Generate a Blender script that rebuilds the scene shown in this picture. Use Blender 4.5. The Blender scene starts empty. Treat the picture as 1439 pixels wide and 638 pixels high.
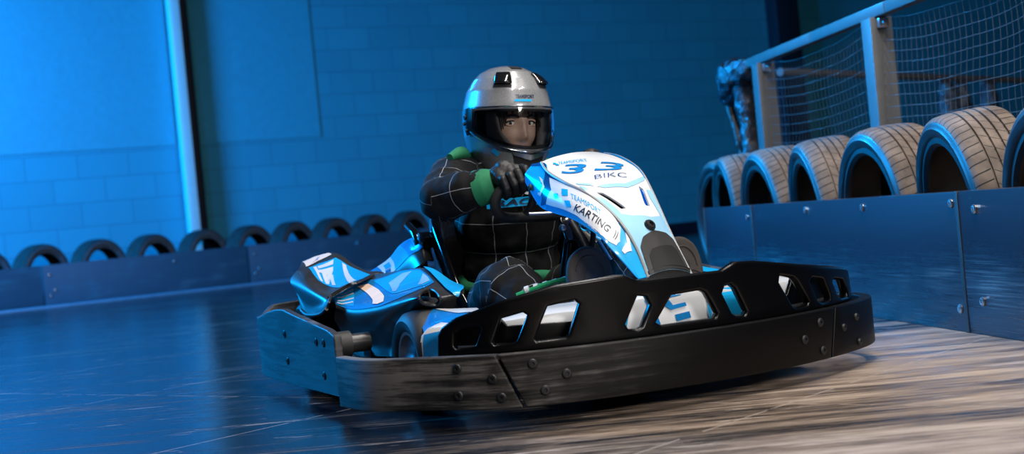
import bpy, bmesh, math, random
import numpy as np
from mathutils import Vector, Matrix, Euler, noise
random.seed(7)
S = bpy.context.scene
COL = S.collection
R = math.radians

# ------------------------------------------------------------------ camera
CAM_H = 0.48
roll, pitch = R(5.5), R(-0.46)
rx = Matrix.Rotation(pitch, 3, 'X')
c_r = rx @ Vector((math.cos(roll), 0, -math.sin(roll)))
c_u = rx @ Vector((math.sin(roll), 0, math.cos(roll)))
c_f = rx @ Vector((0, 1, 0))
cam = bpy.data.cameras.new('camera')
cam.sensor_width = 36; cam.lens = 50
cam.clip_end = 100
cam.dof.use_dof = True; cam.dof.focus_distance = 3.75; cam.dof.aperture_fstop = 3.6
co = bpy.data.objects.new('camera', cam); COL.objects.link(co)
co.matrix_world = Matrix(((c_r.x, c_u.x, -c_f.x, 0), (c_r.y, c_u.y, -c_f.y, 0), (c_r.z, c_u.z, -c_f.z, CAM_H), (0, 0, 0, 1)))
S.camera = co

# ------------------------------------------------------------------ world, lights, exposure
S.view_settings.view_transform = 'Standard'
S.view_settings.look = 'None'
S.view_settings.gamma = 1.0
S.view_settings.use_curve_mapping = False
S.view_settings.exposure = 0.0
w = bpy.data.worlds.new('world'); S.world = w; w.use_nodes = True
w.node_tree.nodes['Background'].inputs[0].default_value = (0.002, 0.02, 0.05, 1)
w.node_tree.nodes['Background'].inputs[1].default_value = 0.4

def area(name, loc, target, size, power, color, size_y=None, spread=180):
    l = bpy.data.lights.new(name, 'AREA'); l.energy = power; l.color = color
    l.shape = 'RECTANGLE'; l.size = size; l.size_y = size_y or size; l.spread = R(spread)
    o = bpy.data.objects.new(name, l); COL.objects.link(o); o.location = loc
    o.rotation_euler = (Vector(target) - Vector(loc)).to_track_quat('-Z', 'Y').to_euler()
    return o
BLUE = (0.0, 0.36, 1.0)
area('blue_flood', (-7.6, 10.2, 3.2), (-4.6, 15.0, 1.6), 1.6, 500, BLUE, 1.6, 125)
area('blue_flood', (-3.4, 11.4, 4.4), (1.7, 6.6, 0.9), 1.0, 75, BLUE, 1.0, 40)  # extra unseen flood, added to turn the fence's track side bluer
area('blue_flood', (-5.8, 7.9, 3.0), (1.4, 6.0, 0.7), 1.4, 880, BLUE, 1.4)
for x, y, p in ((0.7, 1.7, 125), (2.3, 2.4, 85), (0.9, 4.3, 110)):
    area('white_strip', (x, y, 4.4), (x, y + .1, 0), 0.25, p, (1.0, 0.95, 0.90), 2.4)  # strips along the ceiling
area('white_strip', (3.3, -2.2, 2.9), (0.0, 4.4, 0.8), 1.8, 190, (1.0, 0.95, 0.90), 0.3)  # unseen front strip, added to light the face behind the visor

# ------------------------------------------------------------------ node helpers
class NT:
    def __init__(s, name):
        s.m = bpy.data.materials.new(name); s.m.use_nodes = True
        s.t = s.m.node_tree; s.b = s.t.nodes['Principled BSDF']; s.out = s.t.nodes['Material Output']
    def n(s, typ, **kw):
        nd = s.t.nodes.new(typ)
        for k_, v in kw.items(): setattr(nd, k_, v)
        return nd
    def l(s, a, b): s.t.links.new(a, b)
    def coord(s, scale=(1, 1, 1), rot=(0, 0, 0), kind='Object'):
        tc = s.n('ShaderNodeTexCoord'); mp = s.n('ShaderNodeMapping')
        mp.inputs['Scale'].default_value = scale; mp.inputs['Rotation'].default_value = rot
        s.l(tc.outputs[kind], mp.inputs[0]); return mp.outputs[0]
    def noise(s, vec, scale=5, detail=4, rough=.6, dist=0):
        nd = s.n('ShaderNodeTexNoise'); nd.inputs['Scale'].default_value = scale
        nd.inputs['Detail'].default_value = detail; nd.inputs['Roughness'].default_value = rough
        nd.inputs['Distortion'].default_value = dist
        if vec is not None: s.l(vec, nd.inputs['Vector'])
        return nd.outputs['Fac']
    def ramp(s, fac, stops):
        nd = s.n('ShaderNodeValToRGB'); e = nd.color_ramp.elements
        while len(e) < len(stops): e.new(.5)
        for el, (p, c) in zip(e, stops):
            el.position = p; el.color = tuple(c) + (1,) if len(c) == 3 else c
        s.l(fac, nd.inputs[0]); return nd.outputs[0]
    def math(s, op, a, b=None, c=None):
        nd = s.n('ShaderNodeMath', operation=op)
        for i, v in enumerate((a, b, c)):
            if v is None: continue
            if isinstance(v, (int, float)): nd.inputs[i].default_value = v
            else: s.l(v, nd.inputs[i])
        return nd.outputs[0]
    def mix(s, fac, a, b):
        nd = s.n('ShaderNodeMix', data_type='RGBA')
        for idx, v in ((0, fac), (6, a), (7, b)):
            if isinstance(v, (int, float)): nd.inputs[idx].default_value = v
            elif isinstance(v, tuple): nd.inputs[idx].default_value = v + (1,) if len(v) == 3 else v
            else: s.l(v, nd.inputs[idx])
        return nd.outputs[2]
    def bump(s, h, strength=.3, dist=.01):
        nd = s.n('ShaderNodeBump'); nd.inputs['Strength'].default_value = strength; nd.inputs['Distance'].default_value = dist
        s.l(h, nd.inputs['Height']); s.l(nd.outputs[0], s.b.inputs['Normal'])
    def set(s, **kw):
        for k_, v in kw.items():
            i = s.b.inputs[k_.replace('_', ' ')]
            if isinstance(v, (int, float)): i.default_value = v
            elif isinstance(v, tuple): i.default_value = v + (1,) if len(v) == 3 else v
            else: s.l(v, i)
        return s

def plain(name, col, rough=.5, metal=0, coat=0, var=.12, spec=.5):
    m = NT(name); v = m.coord((1, 1, 1))
    f = m.noise(v, 14, 5)
    d = tuple(c * (1 - var) for c in col); b = tuple(min(1, c * (1 + var)) for c in col)
    m.set(Base_Color=m.ramp(f, [(.3, d), (.7, b)]), Roughness=rough, Metallic=metal, Coat_Weight=coat, Specular_IOR_Level=spec)
    return m.m
def scuffed(name, base, scuff, amount=.5, rough=.45, stretch=(2.5, 2.5, 45), rot=(0, 0, 0), spec=.5):
    m = NT(name)
    f1 = m.noise(m.coord(stretch, rot), 1.6, 8, .7)
    f2 = m.noise(m.coord((1, 1, 1)), 4.5, 3, .5)
    f = m.math('MULTIPLY', f1, m.math('ADD', f2, .5))
    lo = .62 - .22 * amount
    c = m.ramp(f, [(lo - .06, base), (lo + .04, tuple(a * .6 + b * .4 for a, b in zip(base, scuff))), (lo + .26, scuff)])
    m.set(Base_Color=c, Roughness=m.ramp(f, [(lo - .05, (rough,) * 3), (lo + .15, (min(1, rough + .3),) * 3)]), Specular_IOR_Level=spec)
    m.bump(f1, .15, .004)
    return m.m

MAT = {}
m = NT('bumper_black_worn')       # scuffed grey towards the left; corner lightened further, its lit look painted in
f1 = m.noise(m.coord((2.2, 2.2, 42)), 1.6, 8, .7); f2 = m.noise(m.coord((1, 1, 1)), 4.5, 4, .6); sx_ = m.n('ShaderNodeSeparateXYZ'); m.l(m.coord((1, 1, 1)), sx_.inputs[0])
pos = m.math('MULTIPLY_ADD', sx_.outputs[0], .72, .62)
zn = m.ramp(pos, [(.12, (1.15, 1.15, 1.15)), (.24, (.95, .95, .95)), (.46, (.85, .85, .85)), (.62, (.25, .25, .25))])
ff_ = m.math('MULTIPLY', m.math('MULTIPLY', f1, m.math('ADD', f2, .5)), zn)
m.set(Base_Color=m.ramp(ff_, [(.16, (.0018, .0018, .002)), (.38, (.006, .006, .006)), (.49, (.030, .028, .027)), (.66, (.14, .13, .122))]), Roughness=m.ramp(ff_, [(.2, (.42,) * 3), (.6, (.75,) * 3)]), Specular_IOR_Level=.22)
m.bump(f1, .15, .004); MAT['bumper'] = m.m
MAT['bumper_in'] = plain('bumper_edge_plastic', (.02, .02, .021), .38, var=.2)
MAT['guard'] = plain('guard_black_plastic', (.0015, .0015, .0018), .28, var=.25, spec=.35)
MAT['sideb'] = scuffed('side_bumper_worn', (.032, .032, .036), (.10, .10, .11), .40, .5)
MAT['plastic'] = plain('satin_black_plastic', (.030, .029, .028), .36, var=.3)
MAT['plastic_soft'] = plain('soft_black_plastic', (.03, .029, .028), .6, var=.2)
MAT['blue'] = plain('sticker_blue', (.010, .25, .66), .22, coat=.4, var=.05)
MAT['cyan'] = plain('sticker_cyan', (.01, .44, .90), .22, coat=.4, var=.05)
MAT['pale'] = plain('sticker_pale_blue', (.36, .68, .92), .2, coat=.5, var=.05)
MAT['deep'] = plain('sticker_deep_blue', (.005, .07, .26), .25, coat=.4, var=.05)
MAT['white'] = plain('sticker_white', (.80, .82, .84), .25, coat=.4, var=.03)
MAT['ink'] = plain('ink_dark', (.01, .022, .06), .4)
MAT['tape'] = plain('beige_tape', (.86, .62, .47), .7, var=.08)
MAT['steel'] = plain('brushed_steel', (.55, .56, .58), .3, 1.0)
MAT['bead'] = plain('grey_edge_bead', (.30, .31, .32), .4)
MAT['chrome'] = plain('chromed_trim', (.75, .76, .78), .14, 1.0, var=.05)
MAT['bolt'] = plain('dark_bolt_steel', (.035, .035, .038), .5, .6)
MAT['seat'] = plain('gloss_black_shell', (.008, .008, .009), .12, coat=.6)
MAT['rubber'] = plain('slick_rubber', (.022, .022, .023), .6, var=.3)
MAT['wire_green'] = plain('green_lead', (.02, .38, .15), .5)
MAT['liner0'] = plain('dark_opening', (.003, .003, .003), .7)
MAT['foam'] = plain('shoe_sole_rubber', (.040, .032, .028), .8, var=.25)

# ------------------------------------------------------------------ object helpers
def link(name, me, mat=None, parent=None, smooth=True, angle=38):
    me.name = name
    o = bpy.data.objects.new(name, me); COL.objects.link(o)
    for mt in ([mat] if not isinstance(mat, (list, tuple)) else mat):
        if mt is not None: me.materials.append(mt)
    if smooth and len(me.polygons):
        me.polygons.foreach_set('use_smooth', [True] * len(me.polygons))
        try: me.set_sharp_from_angle(angle=R(angle))
        except Exception: pass
    if parent is not None: o.parent = parent
    return o
def mesh_of(verts, faces):
    me = bpy.data.meshes.new('m'); me.from_pydata([tuple(v) for v in verts], [], [tuple(f) for f in faces]); me.update(); return me
def bm_mesh(bm, recalc=True):
    if recalc: bmesh.ops.recalc_face_normals(bm, faces=bm.faces)
    me = bpy.data.meshes.new('m'); bm.to_mesh(me); bm.free(); return me
def empty(name, loc, rz=0, **props):
    o = bpy.data.objects.new(name, None); COL.objects.link(o); o.location = loc; o.rotation_euler = (0, 0, rz)
    o.empty_display_size = .1
    for k_, v in props.items(): o[k_] = v
    return o
def tag(o, label, category, group=None):
    o['label'] = label; o['category'] = category
    if group: o['group'] = group
    return o
def structure(o): o['kind'] = 'structure'; return o
def evald(o):
    """mesh with the modifiers of o applied, o removed"""
    dg = bpy.context.evaluated_depsgraph_get(); dg.update()
    me = bpy.data.meshes.new_from_object(o.evaluated_get(dg))
    d = o.data; bpy.data.objects.remove(o)
    return me
def catmull(P, n=8, closed=False):
    P = np.array(P, float)
    if closed: Q = np.vstack([P[-1], P, P[0], P[1]]); m = len(P)
    else: Q = np.vstack([2 * P[0] - P[1], P, 2 * P[-1] - P[-2]]); m = len(P) - 1
    out = []
    for i in range(m):
        a, b, c, d = Q[i:i + 4]
        for t in np.linspace(0, 1, n, endpoint=False):
            out.append(.5 * (2 * b + (c - a) * t + (2 * a - 5 * b + 4 * c - d) * t * t + (3 * b - a - 3 * c + d) * t ** 3))
    if not closed: out.append(P[-1])
    return np.array(out)
def tube(path, r, seg=12, closed=False, smooth_n=6, bm=None, caps=True):
    """round tube along a smoothed path; r a number or one per control point"""
    path = np.array(path, float)
    pts = catmull(path, smooth_n, closed) if smooth_n > 1 else path
    n = len(pts)
    rr = np.full(n, r) if isinstance(r, (int, float)) else np.interp(np.linspace(0, 1, n), np.linspace(0, 1, len(r)), r)
    own = bm is None
    if own: bm = bmesh.new()
    T = np.gradient(pts, axis=0)
    if closed: T = np.roll(pts, -1, 0) - np.roll(pts, 1, 0)
    T /= np.linalg.norm(T, axis=1)[:, None] + 1e-12
    up = np.array([0, 0, 1.]) if abs(T[0][2]) < .9 else np.array([1., 0, 0])
    nrm = np.cross(T[0], up); nrm /= np.linalg.norm(nrm); rings = []
    for i in range(n):
        nrm = nrm - T[i] * np.dot(nrm, T[i]); nrm /= np.linalg.norm(nrm); bi = np.cross(T[i], nrm)
        rings.append([bm.verts.new(pts[i] + rr[i] * (math.cos(a) * nrm + math.sin(a) * bi)) for a in np.linspace(0, 2 * math.pi, seg, endpoint=False)])
    for i in range(n if closed else n - 1):
        A, B = rings[i], rings[(i + 1) % n]
        for j in range(seg): bm.faces.new((A[j], A[(j + 1) % seg], B[(j + 1) % seg], B[j]))
    if caps and not closed:
        bm.faces.new(list(reversed(rings[0]))); bm.faces.new(rings[-1])
    return bm_mesh(bm) if own else bm
def add_box(bm, c, s, rot=None, bevel=0):
    g = bmesh.ops.create_cube(bm, size=1)
    M = Matrix.Translation(c) @ (rot.to_4x4() if rot is not None else Matrix.Identity(4)) @ Matrix.Diagonal((*s, 1))
    bmesh.ops.transform(bm, matrix=M, verts=g['verts'])
    if bevel:
        es = {e for v in g['verts'] for e in v.link_edges}
        bmesh.ops.bevel(bm, geom=list(es), offset=bevel, segments=2, affect='EDGES', profile=.6)
def box_mesh(c, s, rot=None, bevel=.004):
    bm = bmesh.new(); add_box(bm, Vector(c), s, rot, bevel); return bm_mesh(bm)
def disc_bolt(c, axis, r, h, dome=True):
    """round-headed bolt with a socket"""
    bm = bmesh.new(); prof = [(r, 0), (r, h * .5), (r * .8, h * .92), (r * .5, h), (r * .42, h), (r * .38, h * .45), (0.0001, h * .45)]
    rot = Vector((0, 0, 1)).rotation_difference(Vector(axis)).to_matrix()
    lathe(bm, prof, 14, rot, Vector(c)); return bm_mesh(bm)
def lathe(bm, prof, seg, rot=None, loc=Vector((0, 0, 0)), closed_prof=False, mats=None):
    rot = rot or Matrix.Identity(3); rings = []
    for (r, z) in prof:
        rings.append([bm.verts.new(loc + rot @ Vector((r * math.cos(2 * math.pi * j / seg), r * math.sin(2 * math.pi * j / seg), z))) for j in range(seg)])
    n = len(prof)
    for i in range(n if closed_prof else n - 1):
        A, B = rings[i], rings[(i + 1) % n]
        for j in range(seg):
            f = bm.faces.new((A[j], A[(j + 1) % seg], B[(j + 1) % seg], B[j]))
            if mats: f.material_index = mats[i]
    return rings
def outline_mesh(outer, holes=(), depth=.02, bevel=.003, res=2):
    """flat outline with holes, extruded +-depth/2 and rounded on its edges"""
    cu = bpy.data.curves.new('c', 'CURVE'); cu.dimensions = '2D'; cu.fill_mode = 'BOTH'
    cu.extrude = max(depth / 2 - bevel, 0); cu.bevel_depth = bevel; cu.bevel_resolution = res; cu.offset = -bevel
    for pts in [outer] + list(holes):
        sp = cu.splines.new('POLY'); sp.points.add(len(pts) - 1); sp.use_cyclic_u = True
        for p, q in zip(sp.points, pts): p.co = (q[0], q[1], 0, 1)
    o = bpy.data.objects.new('c', cu); COL.objects.link(o)
    me = evald(o); bpy.data.curves.remove(cu)
    me.materials.clear(); return me
def round_poly(pts, r, n=4):
    out = []; m = len(pts)
    for i in range(m):
        p, a, b = Vector(pts[i]), Vector(pts[i - 1]), Vector(pts[(i + 1) % m])
        da, db = (a - p), (b - p); q = min(r, da.length * .45, db.length * .45)
        s, e = p + da.normalized() * q, p + db.normalized() * q
        for t in np.linspace(0, 1, n): out.append(tuple((1 - t) ** 2 * s + 2 * t * (1 - t) * p + t * t * e))
    return out
def cut_lines(me, axis, vals):
    bm = bmesh.new(); bm.from_mesh(me)
    for v in vals:
        pc = [0, 0, 0]; pc[axis] = v; pn = [0, 0, 0]; pn[axis] = 1
        bmesh.ops.bisect_plane(bm, geom=bm.verts[:] + bm.edges[:] + bm.faces[:], plane_co=pc, plane_no=pn)
    bm.to_mesh(me); bm.free(); me.update(); return me
class Path:
    def __init__(s, pts):
        s.q = catmull(pts, 20); s.s = np.concatenate([[0], np.cumsum(np.linalg.norm(np.diff(s.q, axis=0), axis=1))]); s.L = s.s[-1]
    def at(s, v):
        v = np.asarray(v, float)
        p = np.stack([np.interp(v, s.s, s.q[:, i]) for i in (0, 1)], -1)
        e = .02
        a = np.stack([np.interp(v - e, s.s, s.q[:, i]) for i in (0, 1)], -1); b = np.stack([np.interp(v + e, s.s, s.q[:, i]) for i in (0, 1)], -1)
        t = b - a; t /= np.linalg.norm(t, axis=-1, keepdims=True) + 1e-12
        return p, t
def bend(me, path, step=.03):
    """mesh in (s, z, outward) -> wrapped along a ground path (outward = right of travel)"""
    cut_lines(me, 0, np.arange(step, path.L, step))
    n = len(me.vertices); co = np.empty(n * 3); me.vertices.foreach_get('co', co); co = co.reshape(-1, 3)
    p, t = path.at(co[:, 0]); nrm = np.stack([t[:, 1], -t[:, 0]], -1)
    out = np.column_stack([p + nrm * co[:, 2:3], co[:, 1]])
    me.vertices.foreach_set('co', out.ravel()); me.update()
    bm = bmesh.new(); bm.from_mesh(me); bmesh.ops.remove_doubles(bm, verts=bm.verts, dist=1e-5); bmesh.ops.recalc_face_normals(bm, faces=bm.faces); bm.to_mesh(me); bm.free()
    return me
#PATCH-BEGIN
class Patch:
    """smooth surface through a grid of control points: rows v, columns u"""
    def __init__(s, rows, flip=False):
        s.P = np.array(rows, float); s.flip = flip
    @staticmethod
    def _w(t, n):
        t = np.clip(t, 0, 1) * (n - 1); i = np.minimum(t.astype(int), n - 2); f = t - i
        return i, f
    @staticmethod
    def _cr(P, i, f):
        n = len(P); g = lambda k: np.where(((k < 0) | (k > n - 1))[..., None], 0, P[np.clip(k, 0, n - 1)])
        b, c = P[i], P[i + 1]
        a = np.where((i > 0)[:, None], P[np.maximum(i - 1, 0)], 2 * b - c); d = np.where((i + 2 < n)[:, None], P[np.minimum(i + 2, n - 1)], 2 * c - b)
        f = f[:, None]
        return .5 * (2 * b + (c - a) * f + (2 * a - 5 * b + 4 * c - d) * f * f + (3 * b - a - 3 * c + d) * f ** 3)
    def ev(s, u, v):
        u = np.atleast_1d(np.asarray(u, float)); v = np.atleast_1d(np.asarray(v, float))
        nr, nc = s.P.shape[:2]; iu, fu = s._w(u, nc); out = np.empty((len(u), 3))
        rows = [s._cr(s.P[r], iu, fu) for r in range(nr)]
        rows = np.stack(rows)  # nr, N, 3
        iv, fv = s._w(v, nr); idx = np.arange(len(u)); fv = fv[:, None]
        b, c = rows[iv, idx], rows[iv + 1, idx]
        a = np.where((iv > 0)[:, None], rows[np.maximum(iv - 1, 0), idx], 2 * b - c)
        d = np.where((iv + 2 < nr)[:, None], rows[np.minimum(iv + 2, nr - 1), idx], 2 * c - b)
        return .5 * (2 * b + (c - a) * fv + (2 * a - 5 * b + 4 * c - d) * fv * fv + (3 * b - a - 3 * c + d) * fv ** 3)
    def nrm(s, u, v):
        e = .004; u = np.atleast_1d(np.asarray(u, float)); v = np.atleast_1d(np.asarray(v, float))
        du = s.ev(np.minimum(u + e, 1), v) - s.ev(np.maximum(u - e, 0), v); dv = s.ev(u, np.minimum(v + e, 1)) - s.ev(u, np.maximum(v - e, 0))
        n = np.cross(du, dv); n /= np.linalg.norm(n, axis=1, keepdims=True) + 1e-12
        return -n if s.flip else n
CX = 0.0
NOSE_TOP = Patch([
 [(-0.115,0.545,0.617),(-0.118,0.500,0.588),(-0.115,0.410,0.555),(-0.100,0.347,0.530),(-0.080,0.303,0.500),(-0.060,0.259,0.460),(-0.050,0.220,0.422),(-0.038,0.190,0.367),(-0.032,0.158,0.298)],
 [(-0.072,0.553,0.628),(-0.074,0.501,0.602),(-0.072,0.413,0.570),(-0.060,0.352,0.544),(-0.044,0.309,0.510),(-0.028,0.266,0.468),(-0.020,0.229,0.429),(-0.011,0.196,0.375),(-0.008,0.157,0.305)],
 [(-0.007,0.568,0.636),(-0.009,0.505,0.616),(-0.007,0.420,0.586),(0.000,0.363,0.558),(0.010,0.319,0.518),(0.020,0.280,0.473),(0.024,0.244,0.432),(0.029,0.208,0.381),(0.029,0.157,0.308)],
 [(0.057,0.587,0.635),(0.056,0.513,0.619),(0.057,0.431,0.591),(0.060,0.377,0.562),(0.064,0.334,0.516),(0.068,0.297,0.468),(0.068,0.263,0.426),(0.068,0.223,0.376),(0.066,0.161,0.302)],
 [(0.100,0.601,0.630),(0.100,0.520,0.617),(0.100,0.440,0.590),(0.100,0.388,0.560),(0.100,0.345,0.510),(0.100,0.310,0.460),(0.098,0.277,0.417),(0.095,0.235,0.368),(0.090,0.165,0.293)],
], flip=False)
NOSE_SIDE = Patch([
 [(-0.125,0.590,0.614),(-0.115,0.532,0.613),(-0.118,0.500,0.588),(-0.115,0.410,0.555),(-0.100,0.347,0.530),(-0.080,0.303,0.500),(-0.060,0.259,0.460),(-0.046,0.212,0.404),(-0.032,0.158,0.298)],
 [(-0.145,0.597,0.591),(-0.143,0.525,0.557),(-0.144,0.470,0.533),(-0.139,0.381,0.508),(-0.125,0.319,0.483),(-0.107,0.269,0.451),(-0.090,0.231,0.414),(-0.073,0.197,0.368),(-0.056,0.160,0.296)],
 [(-0.145,0.604,0.567),(-0.150,0.518,0.501),(-0.150,0.440,0.479),(-0.142,0.352,0.460),(-0.130,0.290,0.435),(-0.115,0.234,0.402),(-0.100,0.204,0.369),(-0.080,0.181,0.332),(-0.060,0.162,0.294)],
], flip=True)
def mirror(patch, cx=0.0):
    P = patch.P.copy(); P[..., 0] = 2 * cx - P[..., 0]; return Patch(P, not patch.flip)
POD = Patch([
 [(-0.490,1.381,0.304),(-0.440,1.343,0.337),(-0.405,1.122,0.345),(-0.390,0.900,0.357),(-0.385,0.758,0.352),(-0.385,0.621,0.319),(-0.385,0.529,0.305)],
 [(-0.545,1.203,0.284),(-0.510,1.086,0.292),(-0.475,0.920,0.299),(-0.455,0.754,0.314),(-0.445,0.623,0.320),(-0.430,0.505,0.303),(-0.410,0.455,0.301)],
 [(-0.575,1.082,0.264),(-0.570,0.921,0.253),(-0.560,0.729,0.266),(-0.550,0.589,0.285),(-0.530,0.466,0.301),(-0.480,0.448,0.289),(-0.430,0.446,0.290)],
 [(-0.575,1.106,0.238),(-0.560,0.963,0.185),(-0.545,0.800,0.194),(-0.540,0.644,0.222),(-0.520,0.505,0.265),(-0.470,0.506,0.255),(-0.425,0.487,0.265)],
 [(-0.570,1.129,0.222),(-0.540,1.037,0.120),(-0.530,0.869,0.125),(-0.520,0.732,0.131),(-0.450,0.790,0.139),(-0.400,0.750,0.155),(-0.380,0.647,0.195)],
], flip=True)
REAR_COVER = Patch([
 [(-0.500,1.713,0.395),(-0.470,1.628,0.410),(-0.445,1.533,0.416),(-0.430,1.473,0.405),(-0.420,1.381,0.375),(-0.420,1.175,0.342)],
 [(-0.560,1.526,0.377),(-0.555,1.435,0.363),(-0.550,1.352,0.338),(-0.540,1.264,0.319),(-0.530,1.143,0.319),(-0.490,1.096,0.332)],
 [(-0.600,1.493,0.342),(-0.600,1.356,0.325),(-0.598,1.235,0.309),(-0.592,1.141,0.296),(-0.585,1.105,0.292),(-0.560,1.136,0.304)],
 [(-0.605,1.407,0.303),(-0.605,1.330,0.275),(-0.605,1.242,0.264),(-0.605,1.160,0.266),(-0.605,1.103,0.271),(-0.605,1.043,0.287)],
 [(-0.612,1.338,0.252),(-0.612,1.283,0.240),(-0.612,1.208,0.240),(-0.612,1.142,0.244),(-0.612,1.093,0.251),(-0.612,1.050,0.263)],
], flip=True)
ENGINE_COVER = Patch([
 [(-0.270,1.745,0.328),(-0.260,1.524,0.374),(-0.240,1.445,0.418),(-0.230,1.354,0.438),(-0.220,1.272,0.440),(-0.200,1.253,0.422)],
 [(-0.310,1.560,0.328),(-0.290,1.400,0.358),(-0.270,1.303,0.403),(-0.250,1.260,0.420),(-0.235,1.234,0.425),(-0.210,1.228,0.411)],
 [(-0.330,1.450,0.325),(-0.310,1.331,0.337),(-0.285,1.230,0.383),(-0.265,1.196,0.398),(-0.245,1.197,0.407),(-0.215,1.219,0.396)],
 [(-0.330,1.440,0.309),(-0.310,1.309,0.317),(-0.290,1.165,0.350),(-0.270,1.139,0.365),(-0.250,1.155,0.370),(-0.220,1.188,0.365)],
], flip=True)
#PATCH-END
def patch_mesh(pt, nu=36, nv=20, u0=0, u1=1, v0=0, v1=1, off=0):
    us, vs = np.linspace(u0, u1, nu), np.linspace(v0, v1, nv); U, V = np.meshgrid(us, vs)
    P = pt.ev(U.ravel(), V.ravel())
    if off: P = P + pt.nrm(U.ravel(), V.ravel()) * off
    F = []
    for j in range(nv - 1):
        for i in range(nu - 1):
            q = (j * nu + i, j * nu + i + 1, (j + 1) * nu + i + 1, (j + 1) * nu + i); F.append(q[::-1] if pt.flip else q)
    return mesh_of(P, F)
def thick(me, t, offset=-1, rim_bevel=0):
    o = bpy.data.objects.new('t', me); COL.objects.link(o)
    md = o.modifiers.new('s', 'SOLIDIFY'); md.thickness = t; md.offset = offset; md.use_even_offset = False
    if rim_bevel:
        b = o.modifiers.new('b', 'BEVEL'); b.width = rim_bevel; b.segments = 2; b.limit_method = 'ANGLE'; b.angle_limit = R(50)
    return evald(o)
def map_uv(me, pt, off=.0012, step=.0208):
    """mesh whose x, y are (u, v) on the patch -> laid on the patch"""
    xs = [v.co.x for v in me.vertices]; ys = [v.co.y for v in me.vertices]
    cut_lines(me, 0, np.arange(math.floor(min(xs) / step) * step, max(xs), step)); cut_lines(me, 1, np.arange(math.floor(min(ys) / step) * step, max(ys), step))
    n = len(me.vertices); co_ = np.empty(n * 3); me.vertices.foreach_get('co', co_); co_ = co_.reshape(-1, 3)
    u, v = np.clip(co_[:, 0], 0, 1), np.clip(co_[:, 1], 0, 1)
    out = pt.ev(u, v) + pt.nrm(u, v) * off
    me.vertices.foreach_set('co', out.ravel()); me.update(); return me
def poly_mesh(polys):
    bm = bmesh.new()
    for p in polys: bm.faces.new([bm.verts.new((x, y, 0)) for x, y in p])
    bmesh.ops.triangulate(bm, faces=bm.faces); return bm_mesh(bm, False)
def text_mesh(s, shear=0, align='LEFT', bold=0, space=1.0):
    cu = bpy.data.curves.new('t', 'FONT'); cu.body = s; cu.size = 1; cu.shear = shear; cu.align_x = align; cu.offset = bold; cu.space_character = space; cu.resolution_u = 3
    o = bpy.data.objects.new('t', cu); COL.objects.link(o); me = evald(o); bpy.data.curves.remove(cu); me.materials.clear(); return me
def affine2(me, o, U, V):
    for v in me.vertices:
        x, y = v.co.x, v.co.y; v.co = (o[0] + x * U[0] + y * V[0], o[1] + x * U[1] + y * V[1], 0)
    return me
def sticker(name, polys, pt, mat, parent, off=.0012, label=None):
    o = link(name, map_uv(poly_mesh(polys), pt, off), mat, parent)
    if label: o['label'] = label
    return o
def lettering(name, s, pt, o, U, V, mat, parent, off=.002, label=None, **kw):
    ob = link(name, map_uv(affine2(text_mesh(s, **kw), o, U, V), pt, off), mat, parent, smooth=False)
    if label: ob['label'] = label
    return ob
# ---- soft bodies: tapered chains merged into one skin
def chain_bm(bm, pts, rad, seg=16, squash=None):
    pts = [Vector(p) for p in pts]
    for i in range(len(pts)):
        g = bmesh.ops.create_icosphere(bm, subdivisions=2, radius=rad[i])
        sc = squash[i] if squash else (1, 1, 1)
        bmesh.ops.transform(bm, matrix=Matrix.Translation(pts[i]) @ Matrix.Diagonal((*sc, 1)), verts=g['verts'])
    for i in range(len(pts) - 1):
        d = pts[i + 1] - pts[i]; L = d.length; m = max(1, int(L / (min(rad[i], rad[i + 1]) * .45)))
        for k_ in range(1, m):
            t = k_ / m; g = bmesh.ops.create_icosphere(bm, subdivisions=2, radius=rad[i] * (1 - t) + rad[i + 1] * t)
            sa = Vector(squash[i]) if squash else Vector((1, 1, 1)); sb = Vector(squash[i + 1]) if squash else Vector((1, 1, 1)); sc = sa.lerp(sb, t)
            bmesh.ops.transform(bm, matrix=Matrix.Translation(pts[i].lerp(pts[i + 1], t)) @ Matrix.Diagonal((*sc, 1)), verts=g['verts'])
def fuse(bm, voxel=.008, smooth=6, factor=.5):
    me = bm_mesh(bm); o = bpy.data.objects.new('f', me); COL.objects.link(o)
    md = o.modifiers.new('r', 'REMESH'); md.mode = 'VOXEL'; md.voxel_size = voxel
    if smooth: sm = o.modifiers.new('s', 'SMOOTH'); sm.iterations = smooth; sm.factor = factor
    return evald(o)
def get_co(me):
    c = np.empty(len(me.vertices) * 3); me.vertices.foreach_get('co', c); return c.reshape(-1, 3)
def set_co(me, c): me.vertices.foreach_set('co', np.ascontiguousarray(c, dtype=float).ravel()); me.update()
def wrinkle(me, amp, scale, seed=0, stretch=(1, 1, 1)):
    nn = np.empty(len(me.vertices) * 3); me.vertices.foreach_get('normal', nn); nn = nn.reshape(-1, 3); c = get_co(me)
    d = np.array([noise.noise(Vector((p[0] * stretch[0], p[1] * stretch[1], p[2] * stretch[2])) * scale + Vector((seed, 0, 0))) +
                  .5 * noise.noise(Vector((p[0] * stretch[0], p[1] * stretch[1], p[2] * stretch[2])) * scale * 2.3 + Vector((seed, 9, 0))) for p in c])
    set_co(me, c + nn * (d * amp)[:, None])

# ================================================================== SETTING
U_ = Vector((0.8673, 0.4977, 0)); N_ = Vector((U_.y, -U_.x, 0))      # along the back wall, and out of it (towards the track)
A0 = Vector((-5.17, 14.20, 0))                                       # far barrier line origin
def far(s, off, z=0): p = A0 + U_ * s - N_ * off; p.z = z; return p   # off > 0: behind the barrier
far_rot = math.atan2(U_.y, U_.x)
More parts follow.
